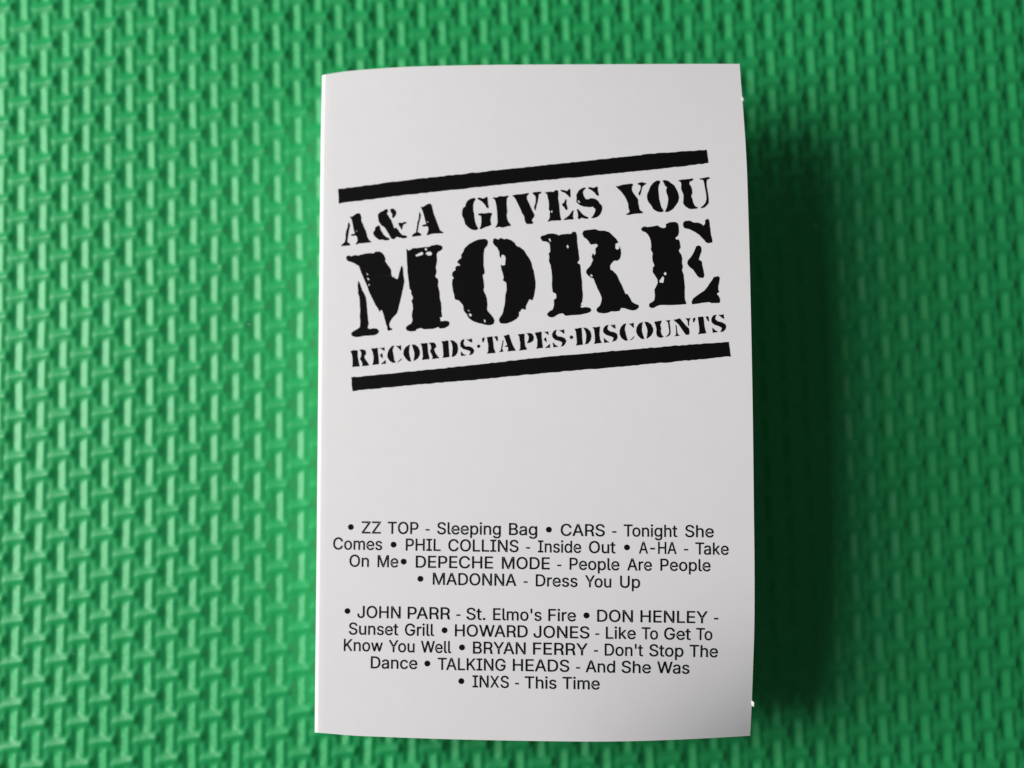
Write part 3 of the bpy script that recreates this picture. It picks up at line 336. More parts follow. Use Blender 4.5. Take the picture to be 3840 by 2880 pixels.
def sheet(name, grid, thick, parent, mat):
    """closed thin sheet from a grid of points (rows x cols x 3, mm), thick downwards along its normals"""
    g = np.array(grid, float)
    du = np.gradient(g, axis=1); dv = np.gradient(g, axis=0)
    n = np.cross(du, dv); n /= np.linalg.norm(n, axis=-1, keepdims=True)
    back = g - n * thick
    r, c = g.shape[:2]
    V = (np.concatenate([g.reshape(-1, 3), back.reshape(-1, 3)]) - np.array(ROOT)) * MM
    ix = np.arange(r * c).reshape(r, c); off = r * c
    F = []
    for a in range(r - 1):
        for b in range(c - 1):
            q = (ix[a, b], ix[a, b + 1], ix[a + 1, b + 1], ix[a + 1, b])
            F.append(tuple(int(v) for v in q)); F.append(tuple(int(v) + off for v in q[::-1]))
    ring = list(ix[0, :]) + list(ix[1:, -1]) + list(ix[-1, -2::-1]) + list(ix[-2:0:-1, 0])
    m = len(ring)
    for a in range(m):
        p, q = int(ring[a]), int(ring[(a + 1) % m])
        F.append((q, p, p + off, q + off))
    me = bpy.data.meshes.new(name)
    me.from_pydata(V.tolist(), [], F); me.update()
    o = link(name, me, mat, parent)
    # keep the cut edge crisp
    me.set_sharp_from_angle(angle=math.radians(50))
    return o

NU, NV = 66, 100
RF = 0.85                                  # fold radius
top = resample(TOP_EDGE, NU); bot = resample(BOTTOM_EDGE, NU)
lef = resample(LEFT_EDGE, NV); rig = resample(RIGHT_EDGE, NV)
inset = 0.64
s = np.linspace(0, 1, NU); v = np.linspace(0, 1, NV)
rows = []
for a in range(NV):
    row = []
    for b in range(NU):
        p = ((1 - v[a]) * top[b] + v[a] * bot[b] + (1 - s[b]) * lef[a] + s[b] * rig[a]
             - ((1-s[b])*(1-v[a])*top[0] + s[b]*(1-v[a])*top[-1] + (1-s[b])*v[a]*bot[0] + s[b]*v[a]*bot[-1]))
        x = p[0] + inset * (1 - s[b]) ** 6
        row.append((x, p[1], height(x, p[1])))
    # fold: roll the left edge down through a quarter turn
    x0, y0, z0 = row[0]
    n = normal(x0, y0)
    ang0 = math.atan2(n.z, n.x)            # > 90 deg, leaning left
    cx, cz = x0 - RF * math.cos(ang0), z0 - RF * math.sin(ang0)
    arc = []
    for q in range(1, 11):
        an = ang0 + (math.pi - ang0) * q / 10
        arc.append((cx + RF * math.cos(an), y0, cz + RF * math.sin(an)))
    rows.append(arc[::-1] + row)
panel_grid = np.array(rows)[::-1]          # rows from bottom to top so normals point up
panel = sheet('front_panel', panel_grid, 0.24, card, PAPER)
left_line = panel_grid[:, 0, :]
# spine down to the mat, then the short back flap under the panel
sp = []
for x, y, z in left_line:
    sp.append([(x + 0.9 * (1 - u) ** 2 * 1.0, y, 0.75 + (z - 0.75) * u) for u in np.linspace(0, 1, 14)])
spine = sheet('spine', np.array(sp), 0.24, card, PAPER)
fl = []
for x, y, z in left_line:
    fl.append([(x + 0.9 + 16.0 * u, y, 0.75 + 0.25 * u) for u in np.linspace(0, 1, 10)])
flap = sheet('back_flap', np.array(fl), 0.24, card, PAPER)

# ------------------------------------------------------------------ printing, laid on the panel's own surface
random.seed(3)
def lift(x, y, d=0.028):
    n = normal(x, y)
    return ((x + n.x * d - ROOT.x) * MM, (y + n.y * d - ROOT.y) * MM, (height(x, y) + n.z * d - ROOT.z) * MM)

def roughen(loop, step, amp):
    """break a traced outline into short runs with a slightly ragged edge, as worn stencil printing has"""
    out = []
    n = len(loop)
    for a in range(n):
        p, q = loop[a], loop[(a + 1) % n]
        L = math.hypot(q[0] - p[0], q[1] - p[1])
        m = max(1, int(L / step))
        for b in range(m):
            u = b / m
            j = amp if L > step else amp * 0.4
            out.append((p[0] + (q[0] - p[0]) * u + random.uniform(-j, j), p[1] + (q[1] - p[1]) * u + random.uniform(-j, j)))
    return out

def soften(loop):
    out = []
    n = len(loop)
    for a in range(n):
        p, q = loop[a], loop[(a + 1) % n]
        out.append((p[0] * .88 + q[0] * .12, p[1] * .88 + q[1] * .12))
        out.append((p[0] * .12 + q[0] * .88, p[1] * .12 + q[1] * .88))
    return out

def print_mesh(name, pieces, mat, parent, step, amp, soft=True):
    bm = bmesh.new()
    for loops in pieces:
        ls = []
        for lp in loops:
            if soft:
                lp = soften(lp)
            ls.append(roughen(lp, step, amp))
        flat = [p for lp in ls for p in lp]
        tris = tessellate_polygon([[Vector((p[0], p[1], 0)) for p in lp] for lp in ls])
        vv = [bm.verts.new((p[0], p[1], 0)) for p in flat]
        for t in tris:
            try:
                f = bm.faces.new([vv[k] for k in t])
            except ValueError:
                pass
    bmesh.ops.recalc_face_normals(bm, faces=bm.faces)
    for f in bm.faces:
        f.normal_update()
        if f.normal.z < 0:
            f.normal_flip()
    xs = [q.co.x for q in bm.verts]; ys = [q.co.y for q in bm.verts]
    x = math.floor(min(xs)) + 1.5
    while x < max(xs):
        bmesh.ops.bisect_plane(bm, geom=bm.verts[:] + bm.edges[:] + bm.faces[:], plane_co=(x, 0, 0), plane_no=(1, 0, 0))
        x += 2.0
    y = math.floor(min(ys)) + 2.5
    while y < max(ys):
        bmesh.ops.bisect_plane(bm, geom=bm.verts[:] + bm.edges[:] + bm.faces[:], plane_co=(0, y, 0), plane_no=(0, 1, 0))
        y += 5.0
    for q in bm.verts:
        q.co = lift(q.co.x, q.co.y)
    me = bpy.data.meshes.new(name)
    bm.to_mesh(me); bm.free()
    return link(name, me, mat, parent)

print_mesh('printed_bar', PRINT['bar_top'], INK, panel, 0.5, 0.055, False)
print_mesh('printed_bar', PRINT['bar_bot'], INK, panel, 0.5, 0.055, False)
print_mesh('printed_slogan', PRINT['slogan'], INK, panel, 0.6, 0.028)
print_mesh('printed_headline', PRINT['headline'], INK, panel, 0.5, 0.034)
print_mesh('printed_strapline', PRINT['strapline'], INK, panel, 0.5, 0.022)

# track list: plain grotesque letter outlines (cap height 1), fitted word by word
GLYPHS={"'":[[[0.138,0.608],[0.121,1.016],[0.283,1.016],[0.267,0.608]]],
"-":[[[0.678,0.497],[0.678,0.353],[0.208,0.353],[0.208,0.497]]],
".":[[[0.187,-0.025],[0.16,-0.022],[0.135,-0.011],[0.113,0.005],[0.095,0.028],[0.084,0.053],[0.081,0.081],[0.084,0.108],[0.095,0.134],[0.113,0.156],[0.135,0.173],[0.16,0.184],[0.187,0.186],[0.215,0.184],[0.24,0.173],[0.262,0.156],[0.28,0.134],[0.29,0.108],[0.293,0.081],[0.29,0.053],[0.28,0.028],[0.262,0.005],[0.24,-0.011],[0.215,-0.022]]],
"A":[[[0.009,-0.016],[0.385,1.016],[0.554,1.016],[0.933,-0.016],[0.766,-0.016],[0.549,0.59],[0.536,0.629],[0.521,0.675],[0.504,0.727],[0.486,0.786],[0.465,0.856],[0.434,0.956],[0.504,0.956],[0.473,0.855],[0.452,0.784],[0.433,0.724],[0.417,0.672],[0.402,0.628],[0.389,0.59],[0.178,-0.016]],[[0.2,0.263],[0.2,0.407],[0.743,0.407],[0.743,0.263]]],
"B":[[[0.102,-0.016],[0.102,1.016],[0.474,1.016],[0.541,1.012],[0.602,0.999],[0.653,0.978],[0.698,0.951],[0.734,0.917],[0.763,0.877],[0.782,0.832],[0.795,0.786],[0.799,0.735],[0.796,0.693],[0.788,0.655],[0.774,0.621],[0.756,0.593],[0.735,0.569],[0.709,0.549],[0.683,0.533],[0.654,0.519],[0.635,0.513],[0.635,0.529],[0.655,0.526],[0.688,0.514],[0.723,0.497],[0.754,0.472],[0.782,0.442],[0.805,0.407],[0.823,0.366],[0.834,0.319],[0.837,0.268],[0.834,0.216],[0.821,0.168],[0.801,0.123],[0.771,0.083],[0.731,0.049],[0.684,0.02],[0.627,0.0],[0.56,-0.012],[0.485,-0.016]],[[0.261,0.128],[0.48,0.128],[0.549,0.133],[0.601,0.147],[0.638,0.169],[0.662,0.198],[0.677,0.231],[0.683,0.268],[0.68,0.298],[0.672,0.326],[0.659,0.353],[0.642,0.377],[0.62,0.397],[0.594,0.415],[0.562,0.428],[0.528,0.435],[0.487,0.438],[0.261,0.438]],[[0.261,0.577],[0.468,0.577],[0.501,0.579],[0.531,0.585],[0.559,0.596],[0.584,0.611],[0.604,0.629],[0.622,0.651],[0.634,0.675],[0.642,0.702],[0.644,0.732],[0.639,0.769],[0.626,0.803],[0.603,0.831],[0.571,0.853],[0.528,0.867],[0.471,0.872],[0.261,0.872]]],
"C":[[[0.526,-0.029],[0.473,-0.027],[0.423,-0.019],[0.375,-0.006],[0.33,0.013],[0.287,0.035],[0.247,0.063],[0.211,0.096],[0.177,0.133],[0.148,0.174],[0.123,0.22],[0.101,0.268],[0.085,0.321],[0.072,0.377],[0.066,0.437],[0.063,0.499],[0.066,0.562],[0.072,0.622],[0.085,0.678],[0.101,0.731],[0.123,0.78],[0.148,0.826],[0.177,0.867],[0.211,0.903],[0.247,0.935],[0.286,0.965],[0.33,0.987],[0.375,1.006],[0.423,1.019],[0.473,1.027],[0.526,1.029],[0.576,1.027],[0.626,1.02],[0.674,1.006],[0.719,0.989],[0.761,0.966],[0.8,0.939],[0.835,0.907],[0.867,0.871],[0.894,0.83],[0.917,0.786],[0.933,0.739],[0.95,0.669],[0.791,0.669],[0.778,0.713],[0.767,0.741],[0.752,0.767],[0.735,0.79],[0.715,0.81],[0.692,0.829],[0.669,0.845],[0.643,0.857],[0.615,0.868],[0.586,0.874],[0.556,0.878],[0.526,0.88],[0.469,0.875],[0.417,0.86],[0.37,0.836],[0.327,0.802],[0.29,0.76],[0.261,0.708],[0.237,0.648],[0.224,0.578],[0.219,0.499],[0.224,0.421],[0.237,0.351],[0.26,0.291],[0.291,0.239],[0.327,0.197],[0.37,0.164],[0.418,0.139],[0.47,0.125],[0.526,0.12],[0.556,0.122],[0.586,0.126],[0.615,0.133],[0.643,0.143],[0.669,0.156],[0.693,0.171],[0.715,0.19],[0.735,0.21],[0.752,0.234],[0.767,0.259],[0.778,0.288],[0.791,0.331],[0.95,0.331],[0.933,0.261],[0.917,0.214],[0.895,0.17],[0.868,0.13],[0.837,0.094],[0.801,0.061],[0.761,0.034],[0.72,0.011],[0.674,-0.006],[0.626,-0.019],[0.578,-0.027]]],
"D":[[[0.43,-0.016],[0.173,-0.016],[0.173,0.128],[0.421,0.128],[0.497,0.133],[0.562,0.148],[0.617,0.173],[0.663,0.206],[0.701,0.248],[0.73,0.3],[0.751,0.359],[0.764,0.427],[0.769,0.502],[0.764,0.576],[0.752,0.643],[0.73,0.702],[0.702,0.753],[0.665,0.794],[0.62,0.828],[0.567,0.852],[0.505,0.867],[0.433,0.872],[0.167,0.872],[0.167,1.016],[0.443,1.016],[0.501,1.014],[0.556,1.006],[0.607,0.993],[0.656,0.977],[0.701,0.954],[0.768,0.907],[0.823,0.848],[0.866,0.776],[0.887,0.727],[0.902,0.676],[0.915,0.622],[0.921,0.563],[0.923,0.502],[0.921,0.44],[0.914,0.381],[0.903,0.326],[0.887,0.275],[0.866,0.226],[0.84,0.181],[0.811,0.142],[0.777,0.105],[0.74,0.074],[0.697,0.046],[0.651,0.024],[0.601,0.007],[0.548,-0.006],[0.49,-0.014]],[[0.261,1.016],[0.261,-0.016],[0.102,-0.016],[0.102,1.016]]],
"E":[[[0.102,-0.016],[0.102,1.016],[0.748,1.016],[0.748,0.872],[0.261,0.872],[0.261,0.578],[0.715,0.578],[0.715,0.434],[0.261,0.434],[0.261,0.128],[0.754,0.128],[0.754,-0.016]]],
"F":[[[0.102,-0.016],[0.102,1.016],[0.742,1.016],[0.742,0.872],[0.261,0.872],[0.261,0.563],[0.697,0.563],[0.697,0.419],[0.261,0.419],[0.261,-0.016]]],
"G":[[[0.528,-0.029],[0.474,-0.027],[0.424,-0.019],[0.375,-0.006],[0.328,0.012],[0.286,0.035],[0.245,0.064],[0.209,0.097],[0.175,0.133],[0.146,0.175],[0.122,0.22],[0.1,0.27],[0.084,0.322],[0.072,0.377],[0.065,0.437],[0.063,0.499],[0.065,0.562],[0.072,0.622],[0.084,0.678],[0.1,0.73],[0.122,0.78],[0.146,0.825],[0.175,0.867],[0.209,0.903],[0.244,0.935],[0.285,0.965],[0.327,0.987],[0.372,1.006],[0.42,1.019],[0.469,1.027],[0.521,1.029],[0.574,1.027],[0.625,1.019],[0.674,1.005],[0.721,0.987],[0.764,0.964],[0.803,0.934],[0.838,0.902],[0.87,0.867],[0.897,0.826],[0.919,0.784],[0.936,0.738],[0.952,0.669],[0.791,0.669],[0.776,0.711],[0.763,0.738],[0.748,0.764],[0.731,0.787],[0.712,0.809],[0.69,0.826],[0.667,0.842],[0.642,0.856],[0.615,0.867],[0.586,0.874],[0.555,0.878],[0.521,0.88],[0.467,0.875],[0.416,0.861],[0.369,0.836],[0.326,0.803],[0.29,0.761],[0.261,0.708],[0.237,0.648],[0.224,0.578],[0.219,0.499],[0.224,0.421],[0.237,0.352],[0.26,0.292],[0.291,0.24],[0.328,0.198],[0.371,0.164],[0.419,0.14],[0.472,0.125],[0.528,0.12],[0.58,0.124],[0.627,0.135],[0.67,0.154],[0.708,0.179],[0.739,0.211],[0.765,0.25],[0.784,0.294],[0.795,0.343],[0.8,0.417],[0.855,0.391],[0.54,0.375],[0.54,0.519],[0.956,0.519],[0.956,0.392],[0.95,0.312],[0.931,0.238],[0.9,0.171],[0.858,0.112],[0.808,0.062],[0.748,0.023],[0.681,-0.006],[0.607,-0.024]]],
"H":[[[0.102,-0.016],[0.102,1.016],[0.261,1.016],[0.261,0.584],[0.755,0.584],[0.755,1.016],[0.914,1.016],[0.914,-0.016],[0.755,-0.016],[0.755,0.44],[0.261,0.44],[0.261,-0.016]]],
"I":[[[0.045,-0.016],[0.045,0.128],[0.216,0.128],[0.216,0.872],[0.045,0.872],[0.045,1.016],[0.546,1.016],[0.546,0.872],[0.375,0.872],[0.375,0.128],[0.546,0.128],[0.546,-0.016]]],
"J":[[[0.364,-0.029],[0.277,-0.021],[0.202,0.007],[0.137,0.052],[0.105,0.089],[0.081,0.13],[0.063,0.178],[0.052,0.229],[0.049,0.286],[0.049,0.356],[0.208,0.356],[0.208,0.287],[0.213,0.232],[0.227,0.19],[0.251,0.157],[0.282,0.133],[0.319,0.119],[0.364,0.114],[0.407,0.119],[0.445,0.133],[0.475,0.157],[0.499,0.19],[0.513,0.232],[0.518,0.287],[0.518,1.016],[0.677,1.016],[0.677,0.286],[0.674,0.229],[0.663,0.178],[0.645,0.13],[0.621,0.089],[0.589,0.052],[0.526,0.007],[0.45,-0.021]]],
"K":[[[0.202,0.278],[0.189,0.43],[0.215,0.465],[0.238,0.494],[0.26,0.523],[0.284,0.551],[0.307,0.579],[0.331,0.607],[0.355,0.634],[0.379,0.661],[0.404,0.688],[0.708,1.016],[0.89,1.004],[0.46,0.525],[0.454,0.526]],[[0.102,-0.016],[0.102,1.016],[0.261,1.016],[0.261,0.657],[0.26,0.442],[0.261,0.38],[0.261,-0.016]],[[0.724,-0.016],[0.349,0.51],[0.449,0.635],[0.892,-0.005]]],
"L":[[[0.102,-0.016],[0.102,1.016],[0.261,1.016],[0.261,0.128],[0.726,0.128],[0.726,-0.016]]],
"M":[[[0.102,-0.016],[0.102,1.016],[0.309,1.016],[0.56,0.374],[0.58,0.317],[0.603,0.246],[0.627,0.17],[0.653,0.08],[0.582,0.08],[0.61,0.167],[0.634,0.243],[0.657,0.316],[0.678,0.374],[0.925,1.016],[1.132,1.016],[1.132,-0.016],[0.975,-0.016],[0.975,0.572],[0.976,0.643],[0.977,0.725],[0.979,0.812],[0.981,0.915],[1.03,0.915],[1.013,0.863],[1.004,0.831],[0.993,0.8],[0.962,0.708],[0.934,0.628],[0.911,0.566],[0.683,-0.016],[0.551,-0.016],[0.32,0.566],[0.298,0.626],[0.27,0.705],[0.239,0.796],[0.198,0.915],[0.25,0.915],[0.252,0.818],[0.254,0.731],[0.255,0.646],[0.256,0.572],[0.256,-0.016]]],
"N":[[[0.102,-0.016],[0.102,1.016],[0.277,1.016],[0.687,0.368],[0.699,0.35],[0.713,0.328],[0.727,0.304],[0.742,0.278],[0.759,0.249],[0.776,0.218],[0.793,0.184],[0.81,0.15],[0.837,0.096],[0.782,0.086],[0.776,0.141],[0.774,0.177],[0.772,0.212],[0.77,0.246],[0.769,0.279],[0.769,0.309],[0.768,0.383],[0.768,1.016],[0.927,1.016],[0.927,-0.016],[0.751,-0.016],[0.383,0.562],[0.335,0.642],[0.317,0.672],[0.298,0.705],[0.277,0.741],[0.185,0.902],[0.249,0.91],[0.256,0.755],[0.26,0.646],[0.262,0.572],[0.262,-0.016]]],
"O":[[[0.525,-0.029],[0.472,-0.027],[0.423,-0.019],[0.375,-0.006],[0.33,0.013],[0.288,0.035],[0.247,0.063],[0.211,0.096],[0.177,0.133],[0.148,0.174],[0.123,0.22],[0.101,0.268],[0.085,0.321],[0.072,0.377],[0.066,0.437],[0.063,0.499],[0.066,0.562],[0.072,0.622],[0.085,0.678],[0.101,0.731],[0.123,0.78],[0.148,0.826],[0.177,0.867],[0.211,0.903],[0.247,0.936],[0.288,0.965],[0.33,0.987],[0.375,1.006],[0.423,1.019],[0.472,1.027],[0.525,1.029],[0.577,1.027],[0.626,1.019],[0.674,1.006],[0.72,0.987],[0.763,0.965],[0.802,0.935],[0.838,0.903],[0.872,0.867],[0.901,0.826],[0.926,0.78],[0.947,0.73],[0.963,0.678],[0.976,0.622],[0.983,0.562],[0.985,0.499],[0.983,0.437],[0.976,0.377],[0.963,0.321],[0.947,0.268],[0.926,0.22],[0.901,0.174],[0.872,0.133],[0.838,0.096],[0.802,0.063],[0.762,0.035],[0.72,0.013],[0.674,-0.006],[0.626,-0.019],[0.577,-0.027]],[[0.525,0.12],[0.58,0.125],[0.631,0.139],[0.678,0.163],[0.721,0.196],[0.758,0.238],[0.789,0.29],[0.812,0.351],[0.825,0.421],[0.83,0.499],[0.825,0.579],[0.812,0.649],[0.789,0.71],[0.758,0.762],[0.721,0.804],[0.678,0.837],[0.631,0.861],[0.58,0.875],[0.525,0.88],[0.47,0.875],[0.419,0.861],[0.371,0.836],[0.328,0.803],[0.291,0.761],[0.26,0.709],[0.237,0.649],[0.224,0.578],[0.219,0.499],[0.224,0.421],[0.237,0.351],[0.26,0.291],[0.291,0.238],[0.328,0.197],[0.371,0.164],[0.419,0.139],[0.47,0.125]]],
"P":[[[0.102,-0.016],[0.102,1.016],[0.261,1.016],[0.261,-0.016]],[[0.209,1.016],[0.463,1.016],[0.537,1.011],[0.604,0.996],[0.661,0.972],[0.709,0.939],[0.749,0.899],[0.78,0.853],[0.802,0.8],[0.815,0.743],[0.819,0.683],[0.815,0.624],[0.802,0.567],[0.78,0.515],[0.75,0.467],[0.709,0.427],[0.661,0.393],[0.604,0.369],[0.537,0.354],[0.463,0.349],[0.209,0.349],[0.209,0.493],[0.457,0.493],[0.504,0.495],[0.543,0.503],[0.576,0.517],[0.603,0.535],[0.624,0.558],[0.641,0.584],[0.652,0.615],[0.659,0.647],[0.661,0.683],[0.659,0.72],[0.652,0.752],[0.641,0.782],[0.624,0.808],[0.603,0.83],[0.576,0.848],[0.543,0.862],[0.503,0.87],[0.456,0.873],[0.209,0.873]]],
"R":[[[0.102,-0.016],[0.102,1.016],[0.261,1.016],[0.261,-0.016]],[[0.209,1.016],[0.464,1.016],[0.538,1.012],[0.605,0.997],[0.662,0.974],[0.711,0.944],[0.75,0.904],[0.781,0.859],[0.803,0.808],[0.817,0.752],[0.821,0.692],[0.817,0.631],[0.803,0.577],[0.781,0.526],[0.75,0.481],[0.711,0.443],[0.661,0.413],[0.603,0.391],[0.538,0.377],[0.464,0.373],[0.209,0.373],[0.209,0.517],[0.459,0.517],[0.506,0.52],[0.546,0.528],[0.578,0.539],[0.605,0.555],[0.626,0.574],[0.642,0.599],[0.654,0.626],[0.66,0.657],[0.663,0.692],[0.66,0.728],[0.654,0.76],[0.642,0.788],[0.626,0.813],[0.604,0.833],[0.578,0.85],[0.545,0.863],[0.505,0.87],[0.458,0.873],[0.209,0.873]],[[0.426,0.466],[0.593,0.466],[0.687,0.431],[0.772,0.346],[0.794,0.238],[0.802,0.122],[0.866,-0.016],[0.677,-0.016],[0.641,0.075],[0.633,0.195],[0.618,0.298],[0.571,0.352],[0.489,0.373],[0.426,0.373]]],
"S":[[[0.44,-0.033],[0.368,-0.029],[0.303,-0.018],[0.244,0.003],[0.192,0.032],[0.148,0.066],[0.113,0.109],[0.085,0.156],[0.067,0.21],[0.056,0.284],[0.218,0.284],[0.227,0.236],[0.238,0.207],[0.255,0.182],[0.276,0.161],[0.303,0.144],[0.333,0.13],[0.366,0.121],[0.402,0.115],[0.44,0.113],[0.482,0.115],[0.52,0.122],[0.556,0.133],[0.588,0.149],[0.613,0.168],[0.635,0.191],[0.65,0.216],[0.66,0.243],[0.663,0.274],[0.66,0.301],[0.652,0.323],[0.641,0.342],[0.623,0.358],[0.601,0.373],[0.575,0.388],[0.545,0.4],[0.512,0.411],[0.477,0.422],[0.356,0.455],[0.279,0.482],[0.213,0.515],[0.158,0.556],[0.118,0.607],[0.094,0.666],[0.086,0.732],[0.091,0.789],[0.107,0.842],[0.134,0.889],[0.17,0.931],[0.213,0.965],[0.263,0.994],[0.321,1.013],[0.381,1.026],[0.446,1.029],[0.512,1.026],[0.572,1.013],[0.628,0.993],[0.677,0.965],[0.719,0.932],[0.754,0.891],[0.781,0.846],[0.798,0.797],[0.806,0.727],[0.65,0.727],[0.637,0.783],[0.616,0.818],[0.585,0.847],[0.544,0.868],[0.496,0.881],[0.442,0.885],[0.403,0.883],[0.367,0.876],[0.335,0.865],[0.308,0.85],[0.284,0.833],[0.266,0.813],[0.253,0.789],[0.245,0.765],[0.242,0.738],[0.246,0.71],[0.254,0.687],[0.269,0.667],[0.29,0.649],[0.313,0.633],[0.339,0.621],[0.368,0.609],[0.395,0.6],[0.421,0.592],[0.523,0.564],[0.554,0.555],[0.585,0.545],[0.618,0.533],[0.652,0.518],[0.684,0.501],[0.715,0.48],[0.743,0.456],[0.769,0.428],[0.79,0.396],[0.806,0.359],[0.816,0.318],[0.819,0.272],[0.814,0.217],[0.799,0.164],[0.773,0.116],[0.738,0.073],[0.694,0.036],[0.643,0.006],[0.582,-0.015],[0.514,-0.029]]],
"T":[[[0.046,0.872],[0.046,1.016],[0.835,1.016],[0.835,0.872],[0.521,0.872],[0.521,-0.016],[0.363,-0.016],[0.363,0.872]]],
"U":[[[0.509,-0.032],[0.431,-0.027],[0.36,-0.011],[0.296,0.016],[0.238,0.052],[0.191,0.096],[0.152,0.149],[0.125,0.207],[0.107,0.271],[0.102,0.339],[0.102,1.016],[0.26,1.016],[0.26,0.351],[0.264,0.307],[0.274,0.266],[0.291,0.23],[0.313,0.197],[0.341,0.171],[0.376,0.148],[0.415,0.131],[0.459,0.121],[0.509,0.117],[0.559,0.121],[0.603,0.131],[0.642,0.148],[0.676,0.171],[0.704,0.197],[0.726,0.23],[0.743,0.266],[0.752,0.307],[0.756,0.351],[0.756,1.016],[0.915,1.016],[0.915,0.339],[0.909,0.271],[0.892,0.207],[0.864,0.149],[0.826,0.096],[0.778,0.052],[0.722,0.016],[0.658,-0.011],[0.586,-0.027]]],
"W":[[[0.312,0],[0.473,0],[0.19,1],[0.03,1]],[[0.312,0],[0.473,0],[0.755,1],[0.595,1]],[[0.878,0],[1.038,0],[0.755,1],[0.595,1]],[[0.878,0],[1.038,0],[1.32,1],[1.16,1]]],
"X":[[[0.695,0],[0.86,0],[0.20500000000000002,1],[0.04,1]],[[0.04,0],[0.20500000000000002,0],[0.86,1],[0.695,1]]],
"Y":[[[0.384,-0.016],[0.384,0.404],[0.022,1.006],[0.188,1.016],[0.392,0.685],[0.413,0.65],[0.433,0.616],[0.451,0.581],[0.47,0.546],[0.487,0.504],[0.515,0.437],[0.417,0.437],[0.443,0.505],[0.462,0.547],[0.48,0.583],[0.498,0.617],[0.517,0.651],[0.537,0.685],[0.74,1.016],[0.905,1.006],[0.543,0.404],[0.543,-0.016]]],
"Z":[[[0.066,-0.016],[0.066,0.096],[0.525,0.766],[0.545,0.796],[0.566,0.826],[0.589,0.856],[0.611,0.886],[0.634,0.916],[0.672,0.947],[0.706,0.878],[0.644,0.875],[0.602,0.874],[0.561,0.873],[0.52,0.872],[0.479,0.872],[0.438,0.872],[0.063,0.872],[0.063,1.016],[0.796,1.016],[0.796,0.902],[0.345,0.244],[0.322,0.212],[0.3,0.181],[0.276,0.148],[0.189,0.054],[0.155,0.122],[0.217,0.125],[0.258,0.126],[0.299,0.127],[0.34,0.128],[0.38,0.128],[0.421,0.128],[0.801,0.128],[0.801,-0.016]]],
"a":[[[0.314,-0.033],[0.266,-0.03],[0.221,-0.02],[0.179,-0.005],[0.141,0.017],[0.107,0.045],[0.081,0.079],[0.06,0.118],[0.047,0.163],[0.044,0.212],[0.047,0.254],[0.056,0.292],[0.071,0.324],[0.092,0.352],[0.116,0.374],[0.144,0.394],[0.176,0.409],[0.208,0.42],[0.242,0.43],[0.278,0.437],[0.313,0.443],[0.348,0.448],[0.457,0.462],[0.482,0.466],[0.501,0.47],[0.513,0.476],[0.52,0.481],[0.524,0.489],[0.526,0.502],[0.526,0.504],[0.524,0.532],[0.519,0.555],[0.51,0.575],[0.499,0.593],[0.483,0.607],[0.464,0.619],[0.442,0.628],[0.415,0.632],[0.385,0.634],[0.353,0.632],[0.324,0.627],[0.299,0.619],[0.277,0.607],[0.259,0.594],[0.243,0.58],[0.23,0.564],[0.219,0.548],[0.206,0.519],[0.059,0.562],[0.086,0.623],[0.113,0.66],[0.143,0.692],[0.178,0.718],[0.216,0.739],[0.256,0.753],[0.298,0.764],[0.339,0.77],[0.381,0.772],[0.41,0.771],[0.44,0.767],[0.473,0.762],[0.506,0.752],[0.539,0.739],[0.571,0.721],[0.6,0.7],[0.626,0.671],[0.648,0.637],[0.664,0.596],[0.675,0.548],[0.678,0.494],[0.678,-0.016],[0.528,-0.016],[0.528,0.086],[0.545,0.086],[0.538,0.075],[0.524,0.057],[0.506,0.037],[0.484,0.018],[0.459,0.002],[0.429,-0.013],[0.395,-0.024],[0.357,-0.031]],[[0.335,0.105],[0.375,0.108],[0.41,0.116],[0.44,0.129],[0.466,0.147],[0.487,0.168],[0.504,0.191],[0.516,0.216],[0.523,0.244],[0.526,0.272],[0.537,0.363],[0.544,0.354],[0.53,0.347],[0.514,0.343],[0.497,0.337],[0.478,0.333],[0.457,0.33],[0.396,0.321],[0.347,0.314],[0.32,0.31],[0.294,0.305],[0.269,0.297],[0.247,0.288],[0.23,0.276],[0.215,0.264],[0.205,0.248],[0.199,0.23],[0.197,0.206],[0.199,0.185],[0.204,0.167],[0.213,0.152],[0.226,0.138],[0.241,0.127],[0.261,0.118],[0.283,0.111],[0.308,0.107]]],
